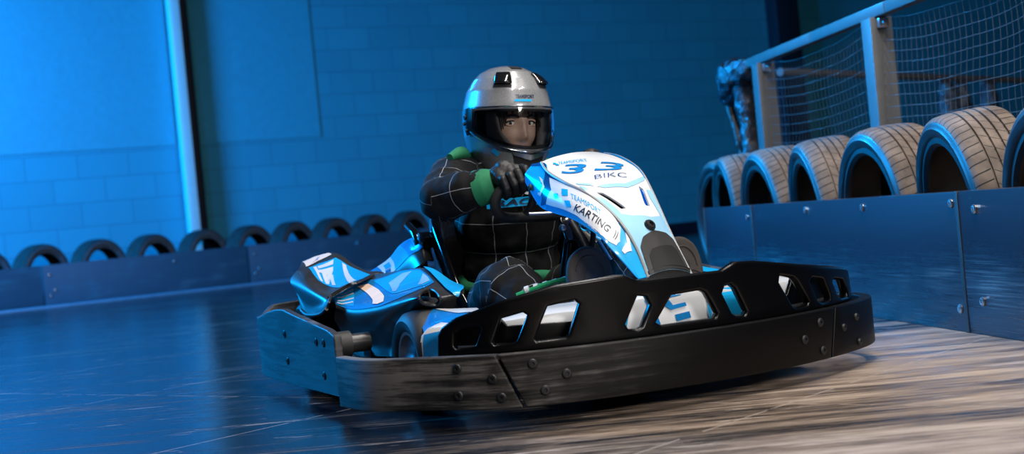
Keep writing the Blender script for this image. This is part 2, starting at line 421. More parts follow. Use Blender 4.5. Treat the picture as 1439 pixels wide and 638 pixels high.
# floor -------------------------------------------------------------
SEAM_LONG, SEAM_CROSS = .702, .8645
m = NT('worn_painted_boards')
vec = m.coord((1, 1, 1), (0, 0, R(-50)))                             # boards run 40 degrees off the depth axis
sep = m.n('ShaderNodeSeparateXYZ'); m.l(vec, sep.inputs[0])
def seam(coord, period, phase, half):
    f = m.math('FRACT', m.math('ADD', m.math('DIVIDE', coord, period), phase))
    d = m.math('ABSOLUTE', m.math('SUBTRACT', f, .5))
    return m.math('GREATER_THAN', d, .5 - half / period)
wob = m.noise(m.coord((1, 1, 1)), 14, 5, .7)
# streaks drawn out along the racing direction
st1 = m.noise(m.coord((1.0, 7.5, 1), (0, 0, R(26))), 1.1, 9, .72, .35)
st2 = m.noise(m.coord((2.0, 48, 1), (0, 0, R(30))), 1.5, 6, .7, .2)
st3 = m.noise(m.coord((.55, 1.5, 1), (0, 0, R(15))), 1.0, 4, .55)
wx = m.n('ShaderNodeSeparateXYZ'); m.l(m.coord((1, 1, 1)), wx.inputs[0])
# where karts have worn the paint to wood: the near right half of the bend
lane = m.math('SUBTRACT', m.math('MULTIPLY', wx.outputs[0], .30), m.math('MULTIPLY', m.math('SUBTRACT', wx.outputs[1], 3.4), .16))
lane = m.math('ADD', lane, .05)
lane = m.math('MINIMUM', m.math('MAXIMUM', lane, -.17), .30)
st5 = m.noise(m.coord((9, 60, 1), (0, 0, R(30))), 2.0, 5, .75)
wear = m.math('ADD', m.math('ADD', m.math('MULTIPLY', st1, .85), m.math('MULTIPLY', st2, .50)), m.math('ADD', m.math('ADD', m.math('MULTIPLY', st3, .30), m.math('MULTIPLY', st5, .22)), m.math('MULTIPLY', lane, .50)))
wear = m.math('ADD', wear, -.36)
col = m.ramp(wear, [(.50, (.009, .013, .022)), (.585, (.030, .028, .028)), (.64, (.10, .072, .054)), (.72, (.235, .172, .128)), (.85, (.42, .33, .26))])
st4 = m.math('MULTIPLY', m.math('GREATER_THAN', m.noise(m.coord((1.6, 9, 1), (0, 0, R(32))), 1.9, 8, .70, .25), .625), m.math('MULTIPLY_ADD', st5, 1.4, -.15))
col = m.mix(st4, col, (.50, .42, .36))
sm1 = m.math('MAXIMUM', seam(sep.outputs[1], 1.24, SEAM_LONG, .0045), seam(sep.outputs[0], 2.48, SEAM_CROSS, .004))
smw = m.math('MULTIPLY', sm1, m.math('GREATER_THAN', wob, .46))
col = m.mix(m.math('MULTIPLY', smw, .65), col, (.38, .31, .26))
rough = m.ramp(wear, [(.48, (.15,) * 3), (.62, (.32,) * 3), (.8, (.56,) * 3)])
m.set(Base_Color=col, Roughness=rough, Specular_IOR_Level=.85)
m.bump(m.math('ADD', st2, m.math('MULTIPLY', wob, .4)), .12, .006)
MAT['floor'] = m.m
bm = bmesh.new(); add_box(bm, Vector((2, 12, -.05)), (30, 32, .1)); structure(link('floor', bm_mesh(bm), MAT['floor'], smooth=False))
# back wall -----------------------------------------------------------
m = NT('painted_blockwork')
tc = m.n('ShaderNodeTexCoord'); br = m.n('ShaderNodeTexBrick')
br.inputs['Scale'].default_value = 1; br.inputs['Brick Width'].default_value = .56; br.inputs['Row Height'].default_value = .267
br.inputs['Mortar Size'].default_value = .011; br.inputs['Mortar Smooth'].default_value = .6; br.inputs['Bias'].default_value = 0
mp = m.n('ShaderNodeMapping'); mp.inputs['Location'].default_value = (0, 0, 0); m.l(tc.outputs['UV'], mp.inputs[0]); m.l(mp.outputs[0], br.inputs[0])
br.inputs['Color1'].default_value = (.035, .37, .50, 1); br.inputs['Color2'].default_value = (.04, .42, .56, 1); br.inputs['Mortar'].default_value = (.028, .29, .41, 1)
nz = m.noise(m.coord((1, 1, 1)), 2.2, 5); m.set(Base_Color=m.mix(m.math('MULTIPLY', nz, .3), br.outputs['Color'], (.02, .27, .40)), Roughness=.6)
m.bump(br.outputs['Fac'], -.35, .01); MAT['block'] = m.m
MAT['panel'] = plain('painted_smooth_panel', (.04, .42, .56), .5, var=.06)
MAT['col_white'] = plain('white_gloss_paint', (.85, .88, .9), .3, var=.03)
MAT['col_dark'] = plain('dark_navy_paint', (.012, .02, .035), .5)
WALL = .95
def wall_quad(name, s0, s1, z0, z1, off, t, mat):
    a, b = far(s0, off), far(s1, off); n = N_ * t
    vs = [(*a.xy, z0), (*b.xy, z0), (*b.xy, z1), (*a.xy, z1)]; fr = [tuple(Vector(v) + n) for v in vs]
    me = mesh_of(fr + vs, [(0, 1, 2, 3), (7, 6, 5, 4), (0, 4, 5, 1), (1, 5, 6, 2), (2, 6, 7, 3), (3, 7, 4, 0)])
    uvl = me.uv_layers.new(name='UVMap'); L_ = [(s0, z0), (s1, z0), (s1, z1), (s0, z1)] * 2
    for lp in me.loops: uvl.data[lp.index].uv = L_[lp.vertex_index]
    o = link(name, me, mat, smooth=False); structure(o); return o
wall_quad('wall_back', -4.5, 19, 0, 7, WALL + .2, .2, MAT['block'])
wall_quad('trim_1', -4.5, 2.24, 1.64, 7, WALL, .012, MAT['panel'])
wall_quad('trim_2', 2.52, 4.0, 1.64, 7, WALL, .012, MAT['panel'])
wall_quad('baseboard_back', 2.2, 19, 0, .16, WALL, .02, MAT['col_dark'])
# white column and the dark post beside it
def post_box(name, s, off, w_, d_, z1, mat):
    c = far(s, off); me = box_mesh((0, 0, 0), (w_, d_, z1), None, .012)
    o = link(name, me, mat); o.location = (c.x, c.y, z1 / 2); o.rotation_euler = (0, 0, far_rot); return structure(o)
post_box('column_1', 2.305, WALL - .14, .115, .17, 7, MAT['col_white'])
post_box('column_2', 2.43, WALL - .05, .13, .06, 7, MAT['col_dark'])
post_box('column_3', 11.25, WALL - .12, .42, .24, 7, MAT['col_dark'])

# ================================================================== TYRES
def tyre_material(name, tread_a, tread_b, wall, rt_):
    m = NT(name); tc = m.n('ShaderNodeTexCoord'); sp = m.n('ShaderNodeSeparateXYZ'); m.l(tc.outputs['Object'], sp.inputs[0])
    r = m.math('SQRT', m.math('ADD', m.math('POWER', sp.outputs[0], 2), m.math('POWER', sp.outputs[1], 2)))
    ang = m.math('ARCTAN2', sp.outputs[1], sp.outputs[0]); az = m.math('ABSOLUTE', sp.outputs[2])
    sip = m.math('LESS_THAN', m.math('FRACT', m.math('ADD', m.math('MULTIPLY', ang, 62 / 6.2832), m.math('MULTIPLY', sp.outputs[2], 6))), .13)
    sh = m.math('MULTIPLY', m.math('GREATER_THAN', az, .048), m.math('LESS_THAN', az, .112))
    mid = m.math('MULTIPLY', m.math('LESS_THAN', m.math('FRACT', m.math('ADD', m.math('MULTIPLY', ang, 46 / 6.2832), m.math('MULTIPLY', sp.outputs[2], -14))), .06), m.math('LESS_THAN', az, .042))
    cut = m.math('MAXIMUM', m.math('MULTIPLY', sip, sh), mid)
    f = m.noise(m.coord((1, 1, 1)), 9, 6, .65)
    tr = m.ramp(f, [(.3, tread_a), (.7, tread_b)]); tr = m.mix(cut, tr, (.012, .011, .011))
    on = m.math('MULTIPLY', m.math('GREATER_THAN', r, rt_), m.math('LESS_THAN', az, .116))
    lin = m.math('MULTIPLY', m.math('LESS_THAN', az, .088), m.math('LESS_THAN', r, rt_))  # hollow of the tyre blackened, its shade put into the colour
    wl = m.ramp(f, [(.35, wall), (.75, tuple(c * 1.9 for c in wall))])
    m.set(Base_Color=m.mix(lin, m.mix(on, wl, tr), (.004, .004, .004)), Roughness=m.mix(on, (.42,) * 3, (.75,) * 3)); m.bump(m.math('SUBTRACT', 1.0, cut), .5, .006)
    return m.m
MAT['tyre_dusty'] = tyre_material('dusty_worn_tyre', (.085, .062, .050), (.27, .21, .17), (.022, .022, .024), .318)
MAT['tyre_dark'] = tyre_material('dark_tyre', (.03, .03, .032), (.06, .06, .065), (.11, .14, .17), .30)
def tyre_mesh(Ro=.336, Ri=.238, W=.225):
    h = W / 2; bm = bmesh.new()
    prof = [(Ri, -h * .86), (Ri + .012, -h * .97), (Ri + .03, -h * .94), (Ri + .036, -h * 1.0), (Ri + .046, -h * 1.04), (Ri + .060, -h * 1.05), (Ro - .03, -h * 1.0), (Ro - .024, -h * .99), (Ro - .010, -h * .90), (Ro - .004, -h * .80)]
    tread = []
    for g in (-.42, -.14, .14, .42):
        tread += [(Ro + .002 * (1 - abs(g)), (g - .035) * h), (Ro - .008, (g - .028) * h), (Ro - .008, (g + .028) * h), (Ro + .002 * (1 - abs(g)), (g + .035) * h)]
    prof += tread + [(r, -z) for r, z in reversed(prof)]
    prof += [(Ri + .004, h * .7), (Ri + .045, h * .72), (Ro - .03, h * .55), (Ro - .024, 0), (Ro - .03, -h * .55), (Ri + .045, -h * .72), (Ri + .004, -h * .7)]
    lathe(bm, prof, 72, closed_prof=True); return bm_mesh(bm)
RU = Vector((-0.1224, 0.9925, 0)); RN = Vector((-RU.y, RU.x, 0))      # along the right barrier (away), and towards the track
B0 = Vector((1.24, 4.98, 0))
def rgt(s, off, z=0): p = B0 + RU * s - RN * off; p.z = z; return p
ty_me = tyre_mesh()
rt = [(-1.075, 3, 4, 'dusty tyre cut off by the right edge of the picture'),
      (-.40, -3, 7, 'largest fully visible dusty tyre, right of the wide fence post'),
      (.30, 4, 4, 'large dusty tyre directly below the wide fence post'),
      (.99, -3, 6, 'dusty tyre between the two fence posts'),
      (1.66, 3, 5, 'dusty tyre directly below the narrow far fence post'),
      (2.27, -2, 3, 'far dusty tyre left of the narrow fence post, its dark hole showing'),
      (2.93, 8, 1, 'last tyre at the far end of the right row, mostly hidden')]
for i, (s, yaw, lean, lab) in enumerate(rt):
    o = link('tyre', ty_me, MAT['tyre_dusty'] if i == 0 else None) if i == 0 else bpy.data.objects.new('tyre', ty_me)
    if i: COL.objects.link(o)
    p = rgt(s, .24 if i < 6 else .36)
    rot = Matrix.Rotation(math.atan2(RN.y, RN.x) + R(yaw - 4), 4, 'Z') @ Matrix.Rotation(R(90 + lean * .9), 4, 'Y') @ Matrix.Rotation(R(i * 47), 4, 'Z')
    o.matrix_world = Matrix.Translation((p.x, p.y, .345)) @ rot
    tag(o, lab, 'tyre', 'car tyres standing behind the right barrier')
tyd_me = tyre_mesh(.325, .222, .20)
ls = [-.08, .503, 1.097, 1.663, 2.235, 2.779, 3.281, 3.775, 4.266, 4.75]
names_l = ['dark tyre at the far left edge of the picture behind the long barrier', 'dark tyre directly above the leftmost seam of the far barrier', 'dark tyre third from the left edge behind the far barrier',
           'dark tyre just left of the white column on the far barrier', 'dark tyre in front of the white column on the far barrier', 'dark tyre just right of the white column above the second seam',
           'dark tyre second to the right of the white column, far barrier', 'dark tyre third to the right of the white column, far barrier', 'dark tyre fourth right of the white column, far barrier',
           'dark tyre nearest the seat back on the far barrier, partly hidden by the driver']
for i, s in enumerate(ls):
    o = bpy.data.objects.new('tyre', tyd_me); COL.objects.link(o)
    if i == 0: tyd_me.materials.append(MAT['tyre_dark']); tyd_me.polygons.foreach_set('use_smooth', [True] * len(tyd_me.polygons))
    p = far(s, .335)
    o.matrix_world = Matrix.Translation((p.x, p.y, .327)) @ Matrix.Rotation(far_rot - R(90) - R(-27 + random.uniform(-3, 3)), 4, 'Z') @ Matrix.Rotation(R(90), 4, 'Y')
    tag(o, names_l[i], 'tyre', 'dark tyres standing behind the far barrier')

# ================================================================== BARRIERS
m = NT('right_barrier_board')
fz = m.noise(m.coord((1.6, 1.6, 85)), 1.8, 7, .72); fb_ = m.noise(m.coord((1, 1, 1)), 2.2, 4, .6); sz_ = m.n('ShaderNodeSeparateXYZ'); m.l(m.coord((1, 1, 1)), sz_.inputs[0])
low = m.ramp(sz_.outputs[2], [(.0, (.9, .9, .9)), (.16, (1, 1, 1)), (.30, (.55, .55, .55)), (.38, (.3, .3, .3))])
fs = m.math('MULTIPLY', m.math('MULTIPLY', fz, m.math('ADD', fb_, .5)), low)
m.set(Base_Color=m.ramp(fs, [(.46, (.022, .027, .038)), (.56, (.05, .052, .06)), (.75, (.20, .18, .17))]), Roughness=m.ramp(fs, [(.4, (.27,) * 3), (.6, (.6,) * 3)]), Specular_IOR_Level=.5)
MAT['board_r'] = m.m
MAT['board_l'] = scuffed('far_barrier_board', (.03, .085, .13), (.08, .16, .21), .15, .5, (1, 1, 14))
MAT['edge'] = plain('board_edge_strip', (.03, .026, .024), .5)
def barrier(name, p0, p1, nrm, h, t, mat, lab, group, bolts, strip=True, z0=0.0):
    c = (p0 + p1) / 2; L_ = (p1 - p0).length - .012; ang = math.atan2((p1 - p0).y, (p1 - p0).x)
    root = empty(name, (c.x, c.y, 0), ang); tag(root, lab, 'barrier', group)
    sgn = 1 if Vector((-math.sin(ang), math.cos(ang), 0)).dot(nrm) > 0 else -1
    link('board', box_mesh((0, -sgn * t / 2, h / 2 + z0), (L_, t, h), None, .006), mat, root)
    if strip: link('joint_strip', box_mesh((L_ / 2 + .006, -sgn * t * .5 + sgn * .003, h / 2 + z0), (.022, t, h), None, .002), MAT['edge'], root)
    for (bx, bz) in bolts:
        link('bolt', disc_bolt((bx * L_ / 2, 0, bz), (0, sgn, 0), .014, .008), MAT['steel'], root)
    return root
segs = [(-2.6, -.735, 'nearest right barrier board, running out of the picture', [(.88, .37), (.88, .1)]),
        (-.735, 1.385, 'middle right barrier board between the two joints, with rubbed scratches', [(-.97, .39), (-.97, .07), (-.28, .39), (.3, .39)]),
        (1.385, 2.20, 'short far right barrier board where the row of tyres ends', [(-.86, .37)])]
for a, b, lab, bl in segs:
    barrier('barrier', rgt(a, 0), rgt(b, 0), RN, .425, .05, MAT['board_r'], lab, 'right track barrier boards', bl)
segs = [(-3.2, .44, 'leftmost far barrier board at the picture edge'), (.44, 2.625, 'long far barrier board left of the kart under the white column'), (2.625, 4.72, 'far barrier board right of the white column'), (4.72, 6.75, 'far barrier board behind the driver')]
for a, b, lab in segs:
    barrier('barrier', far(a, 0), far(b, 0), N_, .43, .05, MAT['board_l'], lab, 'far track barrier boards', [(-.94, .33), (-.94, .12), (-.90, .17), (.25, .34)], strip=False)
# low kerb strip along the foot of the far barrier
MAT['kerb'] = plain('kerb_paint', (.16, .28, .40), .35)
c = far(1.8, -.20); o = link('trim_3', box_mesh((0, 0, .012), (10.0, .34, .024), None, .008), MAT['kerb']); o.location = (c.x, c.y, 0); o.rotation_euler = (0, 0, far_rot); structure(o)

# ================================================================== FENCE
MAT['fence'] = plain('galvanised_fence_paint', (.12, .122, .125), .45, var=.1)
MAT['net'] = plain('net_cord', (.12, .13, .14), .5)
MAT['foil'] = None
m = NT('crumpled_black_film'); f = m.noise(m.coord((1, 1, 1)), 16, 4, .6, .8); m.set(Base_Color=(.10, .11, .13), Roughness=.14, Metallic=.7, Specular_IOR_Level=.9); m.bump(f, .8, .05); MAT['foil'] = m.m
FO = .70
fence = empty('net_fence', tuple(rgt(0, FO)), math.atan2(RU.y, RU.x))
tag(fence, 'grey framed safety fence with black netting behind the right tyres', 'fence')
# in the fence frame: x along the row (away), y towards the track
FH = 1.26
posts = [(-.30, 'near'), (1.498, 'wide'), (3.245, 'far')]
for s, _ in posts:
    link('post', box_mesh((s - .02, 0, .61), (.115, .105, 1.22), None, .004), MAT['fence'], fence)
    bt = link('bracket', box_mesh((s - .085, 0, 1.19), (.05, .05, .045), None, .006), MAT['steel'], fence)
    link('bolt', disc_bolt((s - .112, 0, 1.19), (-1, 0, 0), .012, .012), MAT['steel'], bt)
    for z in (.95, .90): link('bolt', disc_bolt((s - .02, .046, z), (0, 1, 0), .007, .004), MAT['steel'], fence)
for a, b in ((-2.2, 1.30), (1.306, 2.30), (2.306, 3.62)):
    link('top_rail', box_mesh(((a + b) / 2, 0, 1.247), (b - a, .06, .052), None, .004), MAT['fence'], fence)
link('dark_backing', box_mesh((.6, -.03, .30), (5.4, .02, .60), None, .004), MAT['plastic'], fence)  # dark sheet added behind the tyres so their holes look black
def net(s0, s1, z0, z1, y, step, seed):
    bm = bmesh.new(); rnd = random.Random(seed); ns = int((s1 - s0) / step); nz_ = int((z1 - z0) / step)
    def P(i, j):
        s = s0 + (s1 - s0) * i / ns; z = z0 + (z1 - z0) * j / nz_; q = Vector((s * 1.7, z * 2.2, seed))
        sag = .035 * math.sin(math.pi * i / ns) * (.4 + j / nz_)
        return (s + .02 * noise.noise(q * 1.3), y + .035 * noise.noise(q), z - sag + .018 * noise.noise(q + Vector((5, 5, 5))))
    for j in range(nz_ + 1): tube([P(i, j) for i in range(ns + 1)], .0012, 4, smooth_n=1, bm=bm, caps=False)
    for i in range(ns + 1): tube([P(i, j) for j in range(nz_ + 1)], .0008, 4, smooth_n=1, bm=bm, caps=False)
    for j in range(nz_ + 1):
        for i in range(ns + 1):
            g = bmesh.ops.create_icosphere(bm, subdivisions=1, radius=.0022); bmesh.ops.translate(bm, verts=g['verts'], vec=P(i, j))
    return bm_mesh(bm)
link('netting', net(1.57, 3.18, .50, 1.215, 0, .05, 3), MAT['net'], fence)
link('netting', net(-.22, 1.43, .50, 1.215, 0, .05, 8), MAT['net'], fence)
link('netting', net(-1.4, -.36, .50, 1.215, 0, .05, 11), MAT['net'], fence)
# wrapped rail end: a bulging bundle of black film with a hanging tail
wr = empty('film_wrap', tuple(rgt(3.62, FO)), math.atan2(RU.y, RU.x)); tag(wr, 'crumpled glossy black plastic film wrapped round the far end of the fence rail', 'plastic wrap')
bm = bmesh.new(); chain_bm(bm, [(-.10, .02, 1.215), (.10, .03, 1.20), (.20, .02, 1.10)], [.07, .115, .09])
me = fuse(bm, .014, 3); wrinkle(me, .016, 22, 2); wrinkle(me, .007, 60, 5); link('bundle', me, MAT['foil'], wr, angle=180)
bm = bmesh.new(); chain_bm(bm, [(.02, .01, 1.12), (.0, 0, .9), (-.02, 0, .70), (-.03, 0, .5)], [.065, .055, .06, .055])
me = fuse(bm, .012, 3); wrinkle(me, .014, 26, 6); wrinkle(me, .007, 70, 7); link('hanging_tail', me, MAT['foil'], wr, angle=180)
bm = bmesh.new(); chain_bm(bm, [(.24, .05, 1.08), (.14, .02, .80), (.08, 0, .55)], [.03, .035, .03])
me = fuse(bm, .012, 4); wrinkle(me, .006, 20, 9); link('hanging_fold', me, MAT['plastic'], wr, angle=180)
# second fence further back
q0, q1 = Vector((1.85, 9.35, 0)), Vector((5.6, 13.9, 0)); d_ = (q1 - q0); fl = d_.length; fa = math.atan2(d_.y, d_.x)
f2 = empty('pipe_railing', tuple(q0), fa); tag(f2, 'grey pipe railing with foil-wrapped posts seen through the black net', 'railing')
link('top_rail', tube([(0, 0, 1.25), (fl, 0, 1.25)], .027, 12, smooth_n=1), MAT['fence'], f2)
for s in (1.42, 2.75, 3.55, 4.6, 5.6): 
    link('post', tube([(s, 0, 0), (s, 0, 1.23)], .03, 12, smooth_n=1), MAT['fence'], f2)
for s in (2.62, 2.9, 3.5):
    bm = bmesh.new(); chain_bm(bm, [(s, -.05, 1.16), (s, -.05, .95), (s + .03, -.05, .65)], [.07, .09, .075]); me = fuse(bm, .02, 3); wrinkle(me, .02, 18, s); link('film_sleeve', me, MAT['foil'], f2, angle=180)
# ================================================================== KART
KC, KR = Vector((.417, 3.386, 0)), R(23)
kart = empty('go_kart', tuple(KC), KR)
tag(kart, 'white and blue racing kart number 33 with a black wraparound bumper', 'kart')
RING = [(-.76,.49),(-.75,.36),(-.735,.30),(-.70,.235),(-.64,.16),(-.57,.07),(-.47,-.02),(-.26,-.07),(-.01,-.07),(.21,-.035),(.38,.02),(.52,.09),(.63,.17),(.70,.26),(.73,.36),(.74,.49)]
GP = [(-.70,.49),(-.695,.36),(-.67,.26),(-.61,.19),(-.54,.115),(-.45,.04),(-.26,-.015),(-.01,-.015),(.21,.015),(.37,.065),(.50,.13),(.60,.21),(.66,.30),(.68,.40)]
ring, gpath = Path(RING), Path(GP)
def bnd(name, outer, holes, path, n0, depth, mat, parent, bevel=.004, step=.03, label=None):
    me = outline_mesh(outer, holes, depth, bevel)
    for v in me.vertices: v.co.z += n0
    o = link(name, bend(me, path, step), mat, parent, angle=45)
    if label: o['label'] = label
    return o
ZT, ZB = .172, .048
T_ = .030; sA, sB = .585, 1.505
def ring_bolt(s, z, parent, r=.0115, path=ring):
    p, t = path.at(np.array([s])); n = (t[0][1], -t[0][0], 0)
    return link('bolt', disc_bolt((p[0][0] - n[0] * .001, p[0][1] - n[1] * .001, z), n, r, .006), MAT['bolt'], parent)
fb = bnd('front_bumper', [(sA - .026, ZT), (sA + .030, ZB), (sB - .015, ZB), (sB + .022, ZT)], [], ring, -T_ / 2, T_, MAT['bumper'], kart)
for s, z in ((.637, .145), (.712, .115), (.66, .083), (1.454, .142), (1.385, .108), (1.457, .072)): ring_bolt(s, z, fb)
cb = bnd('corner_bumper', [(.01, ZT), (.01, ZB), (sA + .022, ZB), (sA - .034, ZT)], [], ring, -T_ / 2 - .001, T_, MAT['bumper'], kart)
for s, z in ((.454, .145), (.542, .118), (.452, .083), (.56, .075)): ring_bolt(s, z, cb)
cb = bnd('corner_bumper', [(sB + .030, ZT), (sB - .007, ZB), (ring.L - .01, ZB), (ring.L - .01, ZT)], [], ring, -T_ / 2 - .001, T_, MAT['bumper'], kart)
for s, z in ((1.566, .116), (1.644, .134), (1.652, .068)): ring_bolt(s, z, cb, .010)
# tall guard standing on the bumper, with its pockets and windows
GO = [(.343,.165),(.348,.218),(.360,.236),(.40,.257),(.511,.287),(.645,.313),(.795,.320),(.812,.319),(.848,.303),(1.085,.301),(1.130,.318),(1.189,.314),(1.344,.292),(1.632,.256),(1.66,.248),(1.70,.165)]
through = [[(.845,.266),(.867,.262),(.876,.242),(.849,.195),(.833,.189),(.813,.193),(.807,.204)],
           [(.936,.257),(1.017,.260),(1.031,.253),(1.06,.201),(1.053,.19),(.9,.191),(.887,.199)],
           [(1.091,.262),(1.109,.264),(1.121,.254),(1.15,.195),(1.144,.185),(1.117,.187),(1.105,.195),(1.081,.246)]]
pockets = [[(.394,.222),(.413,.231),(.457,.235),(.463,.228),(.445,.191),(.437,.186),(.394,.184),(.389,.192)],
           [(.513,.247),(.566,.257),(.575,.25),(.547,.195),(.538,.19),(.491,.188),(.487,.195)],
           [(.624,.265),(.688,.273),(.697,.264),(.667,.195),(.658,.191),(.592,.189),(.588,.196)],
           [(1.275,.269),(1.327,.258),(1.343,.246),(1.383,.19),(1.376,.183),(1.327,.183),(1.311,.192),(1.27,.252)],
           [(1.407,.25),(1.462,.241),(1.492,.194),(1.49,.185),(1.443,.183),(1.423,.192),(1.395,.241)],
           [(1.524,.237),(1.593,.227),(1.625,.19),(1.621,.181),(1.561,.182),(1.538,.193),(1.513,.229)]]
guard = bnd('bumper_guard', GO, through + pockets, gpath, -.012, .024, MAT['guard'], kart, bevel=.007)
# inner half-height wall behind the pockets, and their floors
bnd('guard_backing', [(.36, .10), (.36, .248), (.485, .250), (.515, .226), (.70, .222), (.74, .10)], [], gpath, -.062, .012, MAT['guard'], guard, .003)
bnd('guard_backing', [(1.30, .10), (1.335, .19), (1.37, .215), (1.405, .262), (1.66, .235), (1.66, .10)], [], gpath, -.060, .012, MAT['guard'], guard, .003)
for k_, (a, b) in enumerate(((.36, .72), (.80, 1.16), (1.26, 1.66))):
    bnd('guard_ledge', [(a, .178), (a, .186), (b, .186), (b, .178)], [], gpath, -.045, .050, MAT['bumper_in'], guard, .002)
# front fairing just behind the guard: white shelf with a raised number face
def fairing(s0, s1, prof, n=60):
    ss = np.linspace(s0, s1, n); p, t = gpath.at(ss); nrm = np.stack([t[:, 1], -t[:, 0]], -1); vs = []
    m_ = len(prof(0.5))
    for i in range(n):
        for d, z in prof(ss[i]): vs.append((p[i][0] - nrm[i][0] * d, p[i][1] - nrm[i][1] * d, z))
    F = [(i * m_ + j, (i + 1) * m_ + j, (i + 1) * m_ + j + 1, i * m_ + j + 1) for i in range(n - 1) for j in range(m_ - 1)]
    me = mesh_of(vs, F); bm = bmesh.new(); bm.from_mesh(me); bmesh.ops.recalc_face_normals(bm, faces=bm.faces); bm.to_mesh(me); bm.free(); return me
def prof(s):
    k_ = math.exp(-((s - .98) / .17) ** 4); e = min(1, max(0, (s - .245) / .05)) * min(1, max(0, (1.62 - s) / .05)); e = e ** .4
    zt = .235 + .022 * k_ - .03 * (1 - e) + .012 * min(1, max(0, (s - .4) / .25)) * (1 - k_)
    return [(.075, .10), (.078, zt - .02), (.085, zt - .005), (.10, zt), (.15, zt + .004), (.24, zt + .006), (.27, zt - .01), (.275, .12)]
ff = link('front_fairing', fairing(.25, 1.62, prof), MAT['white'], kart)
def face_sticker(name, polys, mat, off=.0015):
    me = poly_mesh(polys); cut_lines(me, 0, np.arange(.3, 1.7, .02)); cut_lines(me, 1, np.arange(.1, .3, .01))
    c = get_co(me); p, t = gpath.at(c[:, 0]); nrm = np.stack([t[:, 1], -t[:, 0]], -1)
    zt = np.array([prof(s)[3][1] for s in c[:, 0]]); d = np.interp(c[:, 1] - zt, [-.02, -.005, 0], [.078, .085, .10]); d = np.where(c[:, 1] < zt - .02, .076, d) - off
    set_co(me, np.column_stack([p - nrm * d[:, None], c[:, 1]])); return link(name, me, mat, ff)
def bar(x0, y0, x1, y1, w_): 
    d = Vector((x1 - x0, y1 - y0)); n = Vector((-d.y, d.x)).normalized() * w_ / 2; return [(x0 + n.x, y0 + n.y), (x0 - n.x, y0 - n.y), (x1 - n.x, y1 - n.y), (x1 + n.x, y1 + n.y)]
# number 19 in blue strokes on the white face, sky blue sides
ep = gpath.at(np.array([.25])); q_ = [(ep[0][0][0] - ep[1][0][1] * d, ep[0][0][1] + ep[1][0][0] * d, z) for d, z in prof(.25)]
link('fairing_end', thick(mesh_of(q_, [tuple(range(len(q_)))]), .006, 0), MAT['plastic'], ff)
face_sticker('side_graphic', [[(.26, .105), (.27, .215), (.40, .232), (.40, .105)]], MAT['blue'])
face_sticker('number_stroke', [[(.905, .248), (.922, .250), (.945, .178), (.927, .176)]], MAT['blue'])
face_sticker('number_stroke', [[(.948, .254), (1.012, .258), (1.016, .250), (.972, .246), (.982, .228), (1.020, .231), (1.024, .222), (.976, .217), (.960, .228)]], MAT['blue'])
face_sticker('number_stroke', [[(.985, .204), (1.030, .208), (1.034, .192), (.990, .188)]], MAT['blue'])
face_sticker('side_graphic', [[(.78, .105), (.78, .248), (.865, .252), (.845, .19), (.82, .105)]], MAT['cyan'])
face_sticker('side_graphic', [[(1.10, .105), (1.085, .252), (1.20, .250), (1.20, .105)]], MAT['cyan'])
face_sticker('side_graphic', [[(1.12, .105), (1.085, .20), (1.092, .238), (1.118, .200), (1.155, .105)]], MAT['pale'])
face_sticker('side_graphic', [[(1.20, .22), (1.24, .244), (1.30, .244), (1.27, .20)]], MAT['cyan'])
# ---- wheels
def wheel(x, y, r, w_, front, sx):
    t = 'front_wheel' if front else 'rear_wheel'
    bm = bmesh.new(); h = w_ / 2; ri = r * .56
    pr = [(ri, -h * .72), (ri + .008, -h * .85), (ri + .02, -h * .98), (r * .82, -h * 1.02), (r - .014, -h * .92), (r - .004, -h * .74), (r, -h * .4), (r + .001, 0)]
    pr = pr + [(a, -b) for a, b in reversed(pr[:-1])]
    rot = Vector((0, 0, 1)).rotation_difference(Vector((sx, 0, 0))).to_matrix()
    lathe(bm, pr, 56, rot, Vector((x, y, r))); tyre_o = link(t, bm_mesh(bm), MAT['rubber'], kart)
    bm = bmesh.new(); rr = [(ri + .006, h * .86), (ri - .002, h * .84), (ri - .008, h * .60), (ri - .012, h * .1), (ri - .030, -h * .1), (ri * .45, -h * .18), (ri * .42, h * .25), (ri * .25, h * .3), (.001, h * .3)]
    lathe(bm, rr, 40, rot, Vector((x, y, r))); rim = link('rim', bm_mesh(bm), MAT['steel'], tyre_o)
    for a in range(3):
        an = a * 2.094; c = Vector((x, y, r)) + rot @ Vector((ri * .62 * math.cos(an), ri * .62 * math.sin(an), -h * .16))
        link('wheel_nut', disc_bolt(c, (sx, 0, 0), .010, .012), MAT['bolt'], rim)
for sx in (-1, 1):
    wheel(sx * .512, .500, .131, .115, True, sx)
    wheel(sx * .50, 1.46, .138, .18, False, sx)
# ---- chassis, floor tray, axle
link('floor_tray', box_mesh((0, .72, .048), (.50, 1.25, .008), None, .003), MAT['plastic'], kart)
for sx in (-1, 1):
    link('chassis_rail', tube([(sx * .20, .06, .085), (sx * .27, .35, .085), (sx * .29, .8, .085), (sx * .36, 1.2, .085), (sx * .34, 1.62, .085)], .016, 12), MAT['plastic'], kart)
    link('stub_axle', tube([(sx * .27, .45, .1), (sx * .38, .50, .128), (sx * .50, .505, .131)], .014, 10), MAT['bolt'], kart)
    link('side_bar', tube([(sx * .28, .62, .085), (sx * .50, .66, .10), (sx * .585, .74, .12), (sx * .585, 1.08, .12), (sx * .50, 1.16, .10), (sx * .35, 1.18, .085)], .014, 10), MAT['plastic'], kart)
link('rear_axle', tube([(-.44, 1.46, .138), (.44, 1.46, .138)], .02, 12, smooth_n=1), MAT['bolt'], kart)
link('cross_member', tube([(-.29, .78, .085), (.29, .78, .085)], .014, 10, smooth_n=1), MAT['plastic'], kart)
